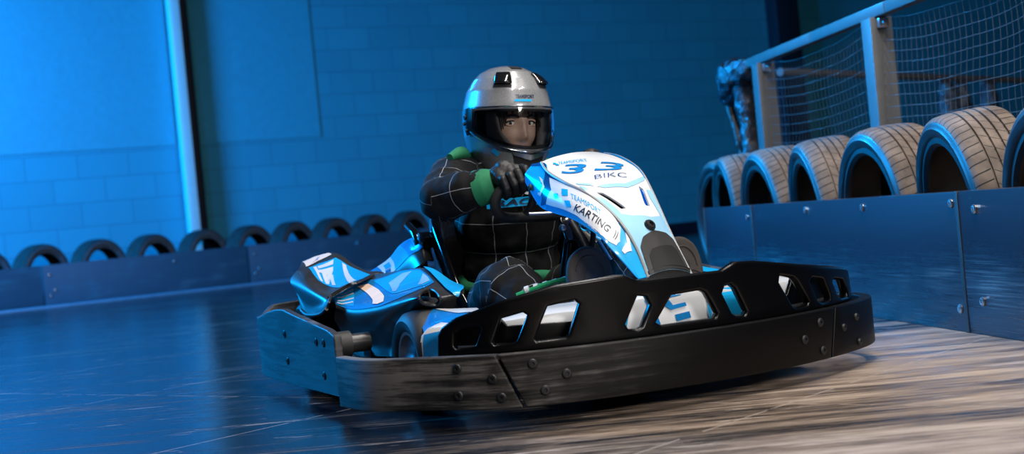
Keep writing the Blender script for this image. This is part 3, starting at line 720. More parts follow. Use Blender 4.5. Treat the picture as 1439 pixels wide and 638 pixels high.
# ---- side bumpers (right of the driver = left in the picture) and rear bumper
def side_bumper(sx):
    pts = [(sx * .685, .70), (sx * .69, .95), (sx * .695, 1.25), (sx * .69, 1.52), (sx * .665, 1.66), (sx * .58, 1.73), (sx * .45, 1.745)]
    if sx < 0: pts = pts[::-1]
    pa = Path(pts); L_ = pa.L
    f = (lambda s: L_ - s) if sx < 0 else (lambda s: s)
    out = [(f(0), .045), (f(0), .208), (f(.06), .222), (f(.36), .252), (f(.50), .268), (f(.60), .266), (f(.72), .254), (f(.86), .234), (f(.98), .232), (f(1.04), .262), (f(L_), .268), (f(L_), .10), (f(1.0), .06), (f(.9), .045)]
    hole = round_poly([(f(.955), .12), (f(.985), .12), (f(.985), .185), (f(.955), .185)], .01)
    me = outline_mesh(round_poly(out, .012, 3), [hole], .022, .004)
    o = link('side_bumper', bend(me, pa, .03), MAT['sideb'], kart)
    for s, z in ((.10, .185), (.17, .185), (.12, .095), (.50, .195), (.49, .115)):
        p, t = pa.at(np.array([f(s)])); n = (t[0][1], -t[0][0], 0)
        link('bolt', disc_bolt((p[0][0] + n[0] * .009, p[0][1] + n[1] * .009, z), n, .012, .006), MAT['bolt'], o)
    return o
side_bumper(-1); side_bumper(1)
rp = Path([(.46, 1.745), (0, 1.76), (-.46, 1.745)][::-1])
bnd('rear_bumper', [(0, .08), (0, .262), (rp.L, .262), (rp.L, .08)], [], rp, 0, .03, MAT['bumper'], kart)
for sx in (-1, 1): link('bumper_mount', tube([(sx * .34, 1.60, .10), (sx * .40, 1.74, .15)], .014, 8, smooth_n=1), MAT['bolt'], kart)
for sx in (-1, 1):   # dark rubber buffers between side bumper and pod
    bf = link('bumper_buffer', tube([(sx * .57, .80, .175), (sx * .675, .80, .175)], .026, 14, smooth_n=1), MAT['plastic'], kart)
    link('buffer_collar', tube([(sx * .625, .80, .175), (sx * .66, .80, .175)], .036, 14, smooth_n=1), MAT['plastic_soft'], bf)
# ---- side pods
def pod(pt, flip):
    win = [(.675, .56), (.672, .43), (.70, .36), (.745, .36), (.80, .42), (.835, .50), (.855, .60), (.82, .68), (.70, .70)]
    me = outline_mesh([(0, 0), (1, 0), (1, 1), (0, 1)], [round_poly(win, .02)], 0, 0)
    me = map_uv(me, pt, 0, .0208)
    bm = bmesh.new(); bm.from_mesh(me); bmesh.ops.remove_doubles(bm, verts=bm.verts, dist=1e-5)
    bmesh.ops.recalc_face_normals(bm, faces=bm.faces)
    s = sum(f.normal.z * f.calc_area() for f in bm.faces)
    if s < 0: bmesh.ops.reverse_faces(bm, faces=bm.faces)
    bm.to_mesh(me); bm.free()
    p = link('side_pod', thick(me, .006, -1), MAT['plastic'], kart)
    lip = pt.ev([a for a, _ in win], [b for _, b in win]) 
    link('opening_lip', tube(lip, .0042, 8, True, 6), MAT['plastic'], p)
    sticker('pod_sticker', [[(.0, .12), (.06, .10), (.16, .10), (.30, .07), (.42, .015), (.56, .02), (.66, .12), (.705, .20), (.66, .33), (.60, .42), (.50, .47), (.36, .485), (.20, .475), (.06, .47), (.01, .44)]], pt, MAT['blue'], p)
    sticker('pod_sticker', [[(.275, .10), (.41, .03), (.56, .04), (.66, .15), (.685, .20), (.645, .29), (.52, .33), (.44, .345), (.40, .325), (.355, .26)]], pt, MAT['cyan'], p, .0022)
    sticker('pod_sticker', [[(.36, .15), (.44, .06), (.50, .05), (.43, .20), (.42, .30), (.395, .29)]], pt, MAT['pale'], p, .003)
    sticker('pod_sticker', [[(.60, .09), (.65, .14), (.67, .20), (.62, .27), (.58, .27)]], pt, MAT['pale'], p, .003)
    sticker('tape_patch', [[(.185, .155), (.25, .135), (.30, .22), (.35, .34), (.375, .44), (.33, .455), (.295, .44), (.285, .38), (.235, .25)]], pt, MAT['tape'], p, .0032, 'strip of beige tape')
    sticker('pod_sticker', [[(.02, .14), (.15, .13), (.165, .43), (.03, .43)]], pt, MAT['cyan'], p, .0020)
    for q in (.17, .225, .30, .36): sticker('wavy_line', [[(.02, q + .03), (.06, q + .045), (.11, q + .02), (.155, q), (.156, q + .018), (.11, q + .042), (.06, q + .068), (.022, q + .05)]], pt, MAT['white'], p, .0030)
    # raised bright front corner beyond the dark groove
    sticker('corner_cap', [[(.60, .0), (.72, .0), (.86, .0), (1, .0), (1, .30), (.995, .50), (.94, .45), (.88, .36), (.80, .27), (.735, .17), (.67, .07)]], pt, MAT['cyan'], p, .006)
    return p
pod(POD, True); _m = mirror(POD); _m.P[..., 2] = .05 + (_m.P[..., 2] - .05) * .80; pod(_m, False)
def wheel_fairing(pt):
    o = link('wheel_fairing', thick(patch_mesh(pt, 30, 16), .006, 0), MAT['blue'], kart)
    sticker('fairing_sticker', [[(.42, .02), (.98, .02), (.98, .55), (.70, .45)]], pt, MAT['white'], o, .0046)
    return o
WF = Patch([[(-.500,.575,.249),(-.490,.499,.258),(-.470,.396,.258),(-.440,.292,.259)], [(-.530,.466,.232),(-.518,.390,.247),(-.490,.310,.254),(-.460,.22,.259)],
            [(-.562,.350,.205),(-.545,.32,.224),(-.510,.26,.245),(-.470,.17,.254)], [(-.580,.300,.160),(-.558,.285,.185),(-.520,.235,.215),(-.475,.15,.235)]], flip=True)
wheel_fairing(WF); _m = mirror(WF); _m.P[..., 2] -= .016; _m.P[..., 0] -= .085; wheel_fairing(_m)
# inner bodywork of the pods down to the floor, so that they are closed bodies
for sx in (-1, 1):
    bm = bmesh.new(); add_box(bm, Vector((sx * .435, .98, .175)), (.12, .52, .21), None, .03); link('pod_core', bm_mesh(bm), MAT['plastic'], kart)
    bm = bmesh.new(); add_box(bm, Vector((sx * .515, .93, .155)), (.055, .075, .15), None, .015); link('pod_bracket', bm_mesh(bm), MAT['plastic'], kart)
# ---- rear wheel covers
def cover(pt, right):
    me = patch_mesh(pt, 49, 49); c = link('rear_cover', thick(me, .006, -1), MAT['plastic'], kart)
    sticker('cover_sticker', [[(.17, .19), (.30, .11), (.52, .035), (.70, .04), (.86, .04), (.985, .045), (.985, .20), (.88, .265), (.74, .265), (.60, .25), (.42, .245), (.28, .225)]], pt, MAT['cyan'], c)
    for pl in ([(.245, .165), (.285, .145), (.50, .235), (.455, .238)], [(.30, .140), (.50, .055), (.53, .085), (.335, .155)], [(.335, .170), (.55, .10), (.575, .125), (.46, .160), (.60, .235), (.555, .24), (.42, .175), (.36, .185)],
               [(.56, .165), (.60, .15), (.70, .235), (.655, .24)], [(.66, .05), (.72, .05), (.93, .21), (.87, .235)]):
        sticker('block_letter_stroke', [pl], pt, MAT['white'], c, .0022)
    sticker('tape_patch', [[(.02, .06), (.18, .02), (.36, .005), (.425, .018), (.27, .085), (.125, .19)]], pt, MAT['tape'], c, .0022, 'strip of beige tape')
    lettering('tape_letters', 'JL', pt, (.215, .095), (.065, -.035), (.03, -.065), MAT['blue'], c, .003, bold=.01)
    edge = pt.ev(np.linspace(0, 1, 12), np.ones(12)); link('cover_flange', tube(edge, .006, 8, False, 3), MAT['plastic'], c)
    return c
cover(REAR_COVER, True); cover(mirror(REAR_COVER), False)
for sx in (-1, 1):   # inner skirts of the covers
    bm = bmesh.new(); add_box(bm, Vector((sx * .40, 1.42, .30)), (.05, .46, .10), None, .02); link('cover_skirt', bm_mesh(bm), MAT['plastic'], kart)
# ---- engine cover behind the seat
def ecover(pt):
    c = link('engine_cover', thick(patch_mesh(pt, 49, 25), .006, -1), MAT['plastic'], kart)
    for (a, b), mt in (((0, .10), 'blue'), ((.10, .235), 'white'), ((.235, .40), 'cyan'), ((.40, .56), 'blue'), ((.56, .80), 'cyan')):
        sticker('cover_sticker', [[(a, .0), (b, .0), (b, .66), (a, .66)]], pt, MAT[mt], c, .0015)
    sticker('cover_print', [[(.14, .15), (.20, .15), (.20, .40), (.14, .40)]], pt, MAT['cyan'], c, .0025)
    sticker('cover_print', [[(.13, .45), (.19, .45), (.19, .60), (.13, .60)]], pt, MAT['deep'], c, .0025)
ecover(ENGINE_COVER); ecover(mirror(ENGINE_COVER, .03))
link('battery_box', box_mesh((.03, 1.53, .20), (.52, .28, .17), None, .02), MAT['plastic'], kart)
# ---- seat
SC = .02
prof_s = [((1.40, .56), (1.34, .55), .15), ((1.37, .42), (1.225, .485), .215), ((1.31, .24), (1.10, .385), .235), ((1.18, .10), (1.01, .28), .235), ((.98, .075), (.92, .19), .225), ((.80, .11), (.80, .13), .20)]
rows = []
for (cy, cz), (ry, rz), hw in prof_s:
    r_ = []
    for a in (-1, -.86, -.55, 0, .55, .86, 1):
        t = abs(a); f = t ** 2.6
        r_.append((SC + hw * (math.sin(a * math.pi / 2) if t < 1 else a), cy * (1 - f) + ry * f, cz * (1 - f) + rz * f))
    rows.append(r_)
seat_pt = Patch(rows)
seat = link('seat', thick(patch_mesh(seat_pt, 30, 40), .012, 0), MAT['seat'], kart)
for u_ in (0., 1.):
    e = seat_pt.ev(np.full(14, u_), np.linspace(0, 1, 14)); link('seat_rim', tube(e, .011, 10, False, 3), MAT['seat'], seat)
for sx in (-1, 1):
    st = link('seat_stay', tube([(SC + sx * .255, 1.36, .48), (SC + sx * .262, 1.27, .44), (SC + sx * .268, 1.20, .33), (SC + sx * .275, 1.15, .12)], .013, 12), MAT['seat'], kart)
    link('stay_bracket', box_mesh((SC + sx * .245, 1.22, .43), (.05, .05, .04), Matrix.Rotation(.4, 3, 'X'), .008), MAT['seat'], st)
# ---- nose panel
slots = [[(.445, .11), (.47, .11), (.615, .215), (.622, .30), (.605, .30), (.47, .19)], [(.475, .74), (.50, .80), (.622, .735), (.618, .66), (.60, .655)]]
me = map_uv(outline_mesh([(0, 0), (1, 0), (1, 1), (0, 1)], [round_poly(s, .012) for s in slots], 0, 0), NOSE_TOP, 0, .0208)
bm = bmesh.new(); bm.from_mesh(me); bmesh.ops.remove_doubles(bm, verts=bm.verts, dist=1e-5); bmesh.ops.recalc_face_normals(bm, faces=bm.faces)
if sum(f.normal.z for f in bm.faces) < 0: bmesh.ops.reverse_faces(bm, faces=bm.faces)
bm.to_mesh(me); bm.free()
nose = link('nose_panel', thick(me, .005, -1), MAT['white'], kart)
for sl in slots:
    c = np.array(sl).mean(0); inner = [(c[0] + (a - c[0]) * .9, c[1] + (b - c[1]) * .9) for a, b in sl]
    sticker('vent_slot', [inner], NOSE_TOP, MAT['plastic'], nose, -.012)
sticker('plate_outline', [[(.33, .05), (.445, .285), (.487, .55), (.43, .97), (.405, .97), (.455, .55), (.415, .30), (.305, .05)]], NOSE_TOP, MAT['pale'], nose, .0012)
sticker('nose_graphic', [[(.60, .0), (.635, .07), (.69, .325), (.715, .63), (.68, 1), (1, 1), (1, 0)]], NOSE_TOP, MAT['pale'], nose, .0010)
sticker('nose_graphic', [[(.34, .02), (.36, .06), (.62, .14), (.80, .06), (.80, .0), (.40, .0)]], NOSE_TOP, MAT['pale'], nose, .0011)
sticker('nose_graphic', [[(.50, .86), (.56, .84), (.66, .90), (.80, .94), (.80, 1), (.50, 1)]], NOSE_TOP, MAT['pale'], nose, .0012)
sticker('nose_graphic', [[(.0, .86), (.12, .90), (.30, .97), (.42, .985), (.42, 1), (.0, 1)]], NOSE_TOP, MAT['blue'], nose, .0012)
bp = [(1, .03), (.93, .04), (.872, .07), (.835, .25), (.818, .50), (.828, .76), (.86, .93), (.92, .97), (1, .97)]
sticker('nose_foot', [bp], NOSE_TOP, MAT['plastic_soft'], nose, .004, 'black plastic foot of the nose')
sticker('nose_mouth', [[(1, .17), (.925, .20), (.905, .30), (.90, .75), (.92, .84), (1, .86)]], NOSE_TOP, MAT['liner0'], nose, .0052)
c = NOSE_TOP.ev([.783], [.483])[0]; nn = NOSE_TOP.nrm([.783], [.483])[0]; link('nose_bolt', disc_bolt(c + nn * .002, nn, .016, .010), MAT['bolt'], nose)
# numbers and words on the nose
lettering('number', '3', NOSE_TOP, (.175, .075), (.172, .49), (-.090, .19), MAT['blue'], nose, .0022, bold=.01, shear=.1)
lettering('number', '3', NOSE_TOP, (.262, .365), (.185, .62), (-.115, .20), MAT['blue'], nose, .0022, bold=.01, shear=.1)
lettering('series_text', 'BIKC', NOSE_TOP, (.350, .285), (.030, .165), (-.055, .068), MAT['deep'], nose, .0022, bold=-.008)
lettering('small_text', 'TEAMSPORT', NOSE_TOP, (.108, .205), (.012, .050), (-.045, .03), MAT['cyan'], nose, .0022)
sticker('small_flag', [[(.085, .14), (.10, .18), (.08, .19), (.066, .15)], [(.105, .16), (.12, .20), (.10, .205), (.088, .168)]], NOSE_TOP, MAT['cyan'], nose, .0022)
def nose_side(pt):
    o = link('nose_side', thick(patch_mesh(pt, 97, 49), .005, -1), MAT['cyan'], nose)
    sticker('side_plate', [[(.262, .13), (.355, .08), (.487, .07), (.629, .07), (.76, .08), (.815, .15), (.835, .45), (.80, .70), (.72, .85), (.571, .93), (.458, .80), (.33, .80), (.217, .84), (.29, .39)]], pt, MAT['white'], o, .0015)
    sticker('side_graphic', [[(.195, .10), (.262, .13), (.29, .39), (.217, .84), (.15, .95), (.215, .45)]], pt, MAT['deep'], o, .0015)
    sticker('side_graphic', [[(.0, .0), (.30, .0), (.42, .04), (.60, .03), (.78, .03), (.90, .0), (1, .0), (1, .09), (.90, .06), (.80, .09), (.60, .075), (.40, .085), (.2, .13), (.1, .08), (0, .10)]], pt, MAT['deep'], o, .0012)
    sticker('side_graphic', [[(.22, .86), (.33, .82), (.458, .82), (.571, .95), (.70, .90), (.68, 1), (.2, 1)]], pt, MAT['blue'], o, .0015)
    sticker('chevron', [[(.125, .33), (.185, .31), (.232, .41), (.165, .72), (.130, .72), (.19, .42)]], pt, MAT['white'], o, .0025)
    sticker('chevron', [[(.15, .42), (.18, .38), (.205, .43), (.16, .64), (.145, .64), (.182, .45)]], pt, MAT['deep'], o, .003)
    sticker('chevron', [[(.848, .10), (.880, .10), (.912, .24), (.880, .62), (.852, .66), (.880, .26)]], pt, MAT['white'], o, .0018)
    for u0, v0 in ((.383, .28), (.325, .47), (.408, .55)):
        a = (.024, -.03) if (u0, v0) != (.325, .47) else (.018, -.02)
        sticker('logo_square', [[(u0 - .024, v0 - .04), (u0 + .020, v0 - .10), (u0 + .028, v0 + .06), (u0 - .014, v0 + .12)]] if u0 > .33 else [[(u0 - .016, v0 - .02), (u0 + .014, v0 - .07), (u0 + .02, v0 + .04), (u0 - .008, v0 + .08)]], pt, MAT['cyan'], o, .0028)
    return o
ns = nose_side(NOSE_SIDE)
lettering('team_text', 'TEAMSPORT', NOSE_SIDE, (.435, .37), (.0418, -.008), (-.014, -.17), MAT['cyan'], ns, .0028, bold=.0)
lettering('team_text', 'KARTING', NOSE_SIDE, (.440, .69), (.0665, -.022), (.05, -.34), MAT['ink'], ns, .0028, bold=.01)
lettering('team_text', '))', NOSE_SIDE, (.775, .52), (.05, -.05), (.02, -.30), MAT['ink'], ns, .0028, bold=.01)
er = NOSE_TOP.ev(np.linspace(0, 1, 12), np.ones(12)); lo_ = er + np.array([-.010, .035, -.095]); md_ = (er + lo_) / 2 + np.array([-.001, 0, 0])
link('nose_side', thick(patch_mesh(Patch([er, md_, lo_]), 36, 10), .004, -1), MAT['blue'], nose)
eb = NOSE_TOP.ev(np.ones(10), np.linspace(0, 1, 10)); link('nose_base', thick(patch_mesh(Patch([eb + np.array([0, .004, .012]), eb + np.array([0, .000, -.05]), eb + np.array([0, .004, -.11])]), 14, 8), .006, 0), MAT['liner0'], nose)
b0 = NOSE_SIDE.ev([.06], [.78])[0]; link('side_bolt', disc_bolt(b0 + np.array([-.002, 0, 0]), (-1, 0, 0), .009, .006), MAT['bolt'], ns)
# seam bead along the ridge
rg_ = NOSE_TOP.ev(np.linspace(0, 1, 16), np.zeros(16)); link('ridge_bead', tube(rg_ + np.array([-.003, 0, -.002]), .0040, 8, False, 3), MAT['bead'], nose)
rg_ = NOSE_TOP.ev(np.linspace(0, 1, 16), np.ones(16)); link('ridge_bead', tube(rg_ + np.array([.002, 0, -.002]), .0035, 8, False, 3), MAT['bead'], nose)
# nose supports to the chassis
link('nose_stay', tube([(.02, .21, .33), (.02, .16, .22), (.02, .12, .09)], .014, 10), MAT['plastic'], kart)
# ---- steering
WX, WY, WZ = .012, .79, .535
def wp(x, z): return (WX + x, WY - (z - WZ) * .45, z)
sw = link('steering_wheel', tube([wp(*p) for p in ((-.05, .585), (-.115, .581), (-.155, .558), (-.172, .525), (-.160, .490), (-.125, .474), (-.05, .470), (0, .468), (.05, .470), (.125, .474), (.160, .490), (.172, .53), (.155, .575), (.115, .605), (.05, .605), (0, .607))], .0155, 14, True, 6), MAT['plastic_soft'], kart)
for sx in (-1, 1): link('spoke', tube([wp(sx * .066, .60), wp(sx * .052, .56), wp(sx * .055, .51), wp(sx * .075, .475)], .012, 10), MAT['plastic_soft'], sw)
link('wheel_hub', tube([wp(-.06, .535), wp(.06, .535)], .020, 12, smooth_n=1), MAT['plastic'], sw)
link('braided_hose', tube([(-.075, .76, .478), (.0, .75, .474), (.08, .745, .47), (.15, .73, .455)], .008, 10), MAT['steel'], kart)
link('top_bar', tube([(-.05, .742, .612), (.05, .742, .612)], .009, 10, smooth_n=1), MAT['chrome'], sw)
cl = link('steering_column', tube([(.012, .76, .53), (.012, .62, .40), (.012, .42, .16), (.012, .36, .09)], .013, 10, smooth_n=1), MAT['bolt'], kart)
for sx in (-1, 1): link('column_stay', tube([(.012 + sx * .01, .66, .43), (.012 + sx * .05, .66, .28), (.012 + sx * .10, .68, .09)], .011, 10), MAT['seat'], kart)
bk = link('column_bracket', box_mesh((.0, .655, .425), (.045, .02, .075), Matrix.Rotation(-.5, 3, 'X'), .005), MAT['seat'], kart)
for dx in (-.03, .04): link('bolt', disc_bolt((dx, .643, .432), (0, -1, 0), .010, .012), MAT['steel'], bk)
link('cable', tube([(.03, .62, .50), (.045, .60, .44), (.04, .62, .36), (-.02, .64, .25), (-.05, .62, .10)], .008, 8), MAT['plastic'], kart)
link('damper', tube([(.035, .55, .385), (.05, .52, .33)], .012, 12, smooth_n=1), MAT['chrome'], kart)
# pedals with leads
for sx in (-1, 1):
    pd = link('pedal', tube([(.035 + sx * .12, .33, .075), (.035 + sx * .13, .245, .16), (.035 + sx * .13, .235, .24)], .009, 10), MAT['steel'], kart)
    link('pedal_pad', box_mesh((.035 + sx * .13, .232, .235), (.09, .014, .035), None, .005), MAT['bolt'], pd)
lead = link('wiring_lead', tube([(-.22, .56, .265), (-.14, .50, .292), (-.06, .44, .298), (.02, .40, .27)], .007, 8), MAT['wire_green'], kart)
for i in range(5): link('cable_tie', tube([(-.20 + i * .022, .548 - i * .013, .276 + i * .004), (-.19 + i * .022, .542 - i * .013, .279 + i * .004)], .0115, 10, smooth_n=1), MAT['white'], lead)
# ================================================================== DRIVER
PO = Vector((.03, 1.12, 0))
kw_ = lambda p: KC + Matrix.Rotation(KR, 3, 'Z') @ Vector(p)
driver = empty('person', tuple(kw_(PO)), KR)
tag(driver, 'person in black grid-lined racing suit and grey helmet steering the kart', 'person')
def D(name, me, mat, parent=None, **kw):
    o = link(name, me, mat, parent or driver, **kw)
    if parent is None: o.location = -PO
    return o
def suit_material():
    m = NT('black_suit_cloth')
    def lines(attr, half, period):
        a = m.n('ShaderNodeAttribute'); a.attribute_name = attr
        f = m.math('FRACT', m.math('DIVIDE', a.outputs['Fac'], period)); d = m.math('ABSOLUTE', m.math('SUBTRACT', f, .5))
        return m.math('GREATER_THAN', d, .5 - half / period)
    g = m.math('MAXIMUM', lines('gs', .0009, .094), lines('ga', .0009, .094))
    f = m.noise(m.coord((1, 1, 1)), 30, 5); base = m.ramp(f, [(.3, (.0028, .0028, .003)), (.7, (.0075, .0075, .008))])
    m.set(Base_Color=m.mix(m.math('MULTIPLY', g, .75), base, (.42, .44, .48)), Roughness=.8, Sheen_Weight=.03, Specular_IOR_Level=.2)
    m.bump(m.noise(m.coord((1, 1, 1)), 90, 3), .12, .003)
    return m.m
MAT['suit'] = suit_material()
MAT['green'] = plain('green_knit', (.012, .20, .085), .8, var=.25)
MAT['glove'] = plain('black_glove_leather', (.014, .014, .015), .55, var=.35)
MAT['skin'] = None
def grid_attr(me, chains):
    """distance along and around the nearest limb, for the woven line pattern"""
    c = get_co(me); best = np.full(len(c), 1e9); gs = np.zeros(len(c)); ga = np.zeros(len(c))
    for pts, rad, ref in chains:
        s0 = 0
        for i in range(len(pts) - 1):
            a, b = np.array(pts[i]), np.array(pts[i + 1]); d = b - a; L_ = np.linalg.norm(d); d = d / L_
            t = np.clip((c - a) @ d, 0, L_); q = a + t[:, None] * d; v = c - q; ds = np.linalg.norm(v, axis=1)
            rr = rad[i] + (rad[i + 1] - rad[i]) * t / L_
            e = ds / rr; k_ = e < best
            e1 = np.array(ref, float); e1 = e1 - d * (e1 @ d); e1 /= np.linalg.norm(e1); e2 = np.cross(d, e1)
            ang = np.arctan2(v @ e2, v @ e1)
            best = np.where(k_, e, best); gs = np.where(k_, s0 + ((c - a) @ d), gs); ga = np.where(k_, ang * (sum(rad) / len(rad)), ga); s0 += L_
    for n_, v in (('gs', gs), ('ga', ga)):
        at = me.attributes.new(n_, 'FLOAT', 'POINT'); at.data.foreach_set('value', v.astype(np.float32))
torso = ([(.03,1.18,.20), (.03,1.175,.33), (.028,1.15,.46), (.022,1.13,.555), (.025,1.12,.61)], [.135,.135,.145,.125,.075])
t_sq = [(1.12,.9,1), (1.12,.88,1), (1.15,.85,1), (1.2,.85,.9), (1.2,1,1)]
armR = ([(-.05,1.12,.59), (-.165,1.115,.605), (-.262,.950,.548), (-.215,.872,.560), (-.180,.842,.568)], [.075,.074,.068,.060,.052])
armL = ([(.10,1.10,.555), (.205,1.07,.525), (.32,.90,.455), (.235,.83,.53), (.205,.81,.555)], [.075,.066,.058,.050,.044])
legR = ([(-.055,1.13,.175), (-.175,.72,.268), (-.145,.52,.185), (-.125,.40,.105)], [.112,.090,.062,.050])
legL = ([(.115,1.13,.175), (.205,.70,.330), (.195,.54,.22), (.185,.42,.12)], [.105,.076,.058,.050])
# helmet frame (front = -y)
HC = Vector((.030, 1.095, .788))
HM = Matrix.Translation(HC) @ Euler((R(3), R(4), R(3)), 'XYZ').to_matrix().to_4x4()
hz = np.array([-.205,-.186,-.165,-.10,-.06,-.02,.03,.075,.11,.132,.146,.152,.155])
hw = np.array([.068,.083,.096,.117,.127,.129,.127,.117,.098,.078,.052,.026,.002])
hf = np.array([.112,.134,.150,.166,.168,.165,.158,.143,.119,.092,.060,.030,.002])
hb = np.array([.100,.115,.122,.137,.150,.158,.160,.147,.122,.093,.060,.030,.002])
def hs(a, z, off=0):
    """point of the helmet surface at azimuth a (0 = front, + = wearer's left) and height z"""
    a = np.asarray(a, float); z = np.asarray(z, float)
    W, F, B_ = np.interp(z, hz, hw), np.interp(z, hz, hf), np.interp(z, hz, hb)
    s, c = np.sin(a), np.cos(a); e = .93
    X = W * np.sign(s) * np.abs(s) ** e; Y = -np.where(c > 0, F, B_) * np.sign(c) * np.abs(c) ** e
    P = np.stack([X, Y, z], -1)
    if np.any(off): 
        n = np.stack([X / W ** 2, Y / np.where(c > 0, F, B_) ** 2, z / .16 ** 2 + 0 * X], -1); n /= np.linalg.norm(n, axis=-1, keepdims=True) + 1e-9; P = P + n * np.asarray(off)[..., None]
    return P
def tr(P, M=None): 
    M = M or HM; return [M @ Vector(p) for p in P]
def z_at(a): return -.104 + .056 * (np.abs(a) / R(78)) ** 2
ZHI = .010
# head, neck and body as one skin
bm = bmesh.new(); chain_bm(bm, torso[0], [r * .80 for r in torso[1]], squash=t_sq)
for l_ in (armR, armL, legR, legL): chain_bm(bm, l_[0], [r * .74 for r in l_[1]])
chain_bm(bm, [(.028,1.12,.60), tuple(HM @ Vector((0, .03, -.09)))], [.056, .056])
hd = bmesh.ops.create_uvsphere(bm, u_segments=96, v_segments=64, radius=1)
HEAD = HM @ Matrix.Translation((0, -.010, -.036))
for v in hd['verts']:
    p = Vector((v.co.x * .078, v.co.y * .104, v.co.z * .120))
    if p.z < -.03: p.x *= 1 - .28 * min(1, (-p.z - .03) / .09); 
    x, z = p.x, p.z
    if p.y < 0:
        g = lambda cx, cz, sx, sz: math.exp(-((x - cx) / sx) ** 2 - ((z - cz) / sz) ** 2)
        d = .022 * g(0, -.030, .0115, .016) + .012 * g(0, .0, .010, .026) + .006 * (g(.012, -.036, .008, .008) + g(-.012, -.036, .008, .008))
        d += -.011 * (g(.032, .010, .017, .012) + g(-.032, .010, .017, .012)) + .006 * (g(.030, .032, .022, .008) + g(-.030, .032, .022, .008))
        d += .007 * g(0, -.0605, .022, .005) + .008 * g(0, -.0725, .018, .006) - .004 * g(0, -.066, .024, .0025) + .010 * g(0, -.100, .020, .014) + .004 * (g(.024, -.062, .006, .006) + g(-.024, -.062, .006, .006))
        d += .006 * (g(.044, -.028, .020, .020) + g(-.044, -.028, .020, .020))
        p.y -= d
    v.co = HEAD @ p
me = fuse(bm, .0042, 2, .4)
c = get_co(me); hi = np.array(HEAD.inverted()); q = (np.c_[c, np.ones(len(c))] @ hi.T)[:, :3]
lip = np.exp(-((np.abs(q[:, 0]) / .024) ** 4) - ((q[:, 2] + .066 - .006 * (q[:, 0] / .024) ** 2) / .0085) ** 4) * (q[:, 1] < -.05)
at = me.attributes.new('lip', 'FLOAT', 'POINT'); at.data.foreach_set('value', lip.astype(np.float32))
m = NT('skin'); a_ = m.n('ShaderNodeAttribute'); a_.attribute_name = 'lip'
f = m.noise(m.coord((1, 1, 1)), 40, 3); m.set(Base_Color=m.mix(m.math('MULTIPLY', a_.outputs['Fac'], .8), m.ramp(f, [(.3, (.56, .35, .26)), (.7, (.66, .43, .33))]), (.42, .13, .11)), Roughness=.5, Subsurface_Weight=.12)
m.b.inputs['Subsurface Radius'].default_value = (.01, .004, .002)
body = D('body', me, m.m, angle=180)
MAT['eyewhite'] = plain('eye_white', (.75, .73, .70), .2); MAT['iris'] = plain('dark_iris', (.03, .018, .012), .15); MAT['hair'] = plain('dark_brown_hair', (.022, .014, .010), .5, var=.4)
for sx in (-1, 1):
    bm = bmesh.new(); bmesh.ops.create_uvsphere(bm, u_segments=20, v_segments=14, radius=.0128); bmesh.ops.transform(bm, matrix=HEAD @ Matrix.Translation((sx * .032, -.0800, .010)), verts=bm.verts)
    e = D('eye', bm_mesh(bm), MAT['eyewhite'], body)
    bm = bmesh.new(); bmesh.ops.create_uvsphere(bm, u_segments=16, v_segments=10, radius=.0062); bmesh.ops.transform(bm, matrix=HEAD @ Matrix.Translation((sx * .032 - .003, -.0885, .0090)) @ Matrix.Diagonal((1, .75, 1, 1)), verts=bm.verts); D('iris', bm_mesh(bm), MAT['iris'], e)
    lid = [(sx * (.032 + .0165 * math.cos(t)), -.0915 + .006 * abs(math.cos(t)), .0095 + .0062 * math.sin(t)) for t in np.linspace(.1, math.pi - .1, 7)]
    D('upper_lid', tube(tr(lid, HEAD), .0030, 8), MAT['hair'], e); D('lid_skin', tube(tr([(a, b_ + .0015, c_ + .0045) for a, b_, c_ in lid], HEAD), .0042, 8), m.m, e)
    D('lower_lid', tube(tr([(sx * (.032 + .0165 * math.cos(t)), -.0905 + .006 * abs(math.cos(t)), .0075 - .0058 * math.sin(t)) for t in np.linspace(.1, math.pi - .1, 7)], HEAD), .0030, 8), m.m, e)
    br_ = [(sx * .014, -.1045, .026), (sx * .028, -.1045, .031), (sx * .044, -.0960, .030), (sx * .056, -.085, .024)]
    D('eyebrow', tube(tr(br_, HEAD), [.0030, .0045, .0035, .0015], 8), MAT['hair'], body)
bm = bmesh.new()
rnd = random.Random(5)
for i in range(46):   # fringe and side locks
    x = -.066 + .132 * i / 45; z1 = .050 - .018 * rnd.random() - .05 * max(0, abs(x) - .045) / .02
    y0 = -.094 * math.sqrt(max(.05, 1 - (x / .084) ** 2)) - .013
    tube(tr([(x * .9, y0 + .03, .095), (x, y0 - .004, .070), (x + rnd.uniform(-.006, .006), y0 - .010, z1)], HEAD), [.006, .0055, .0012], 6, smooth_n=4, bm=bm)
for sx in (-1, 1):
    for i in range(7): tube(tr([(sx * .064, -.052 + i * .010, .075), (sx * (.074 + .002 * rnd.random()), -.050 + i * .010, .02), (sx * .072, -.046 + i * .010, -.07 - .02 * rnd.random())], HEAD), [.006, .007, .002], 6, smooth_n=4, bm=bm)
D('hair', bm_mesh(bm), MAT['hair'], angle=180)
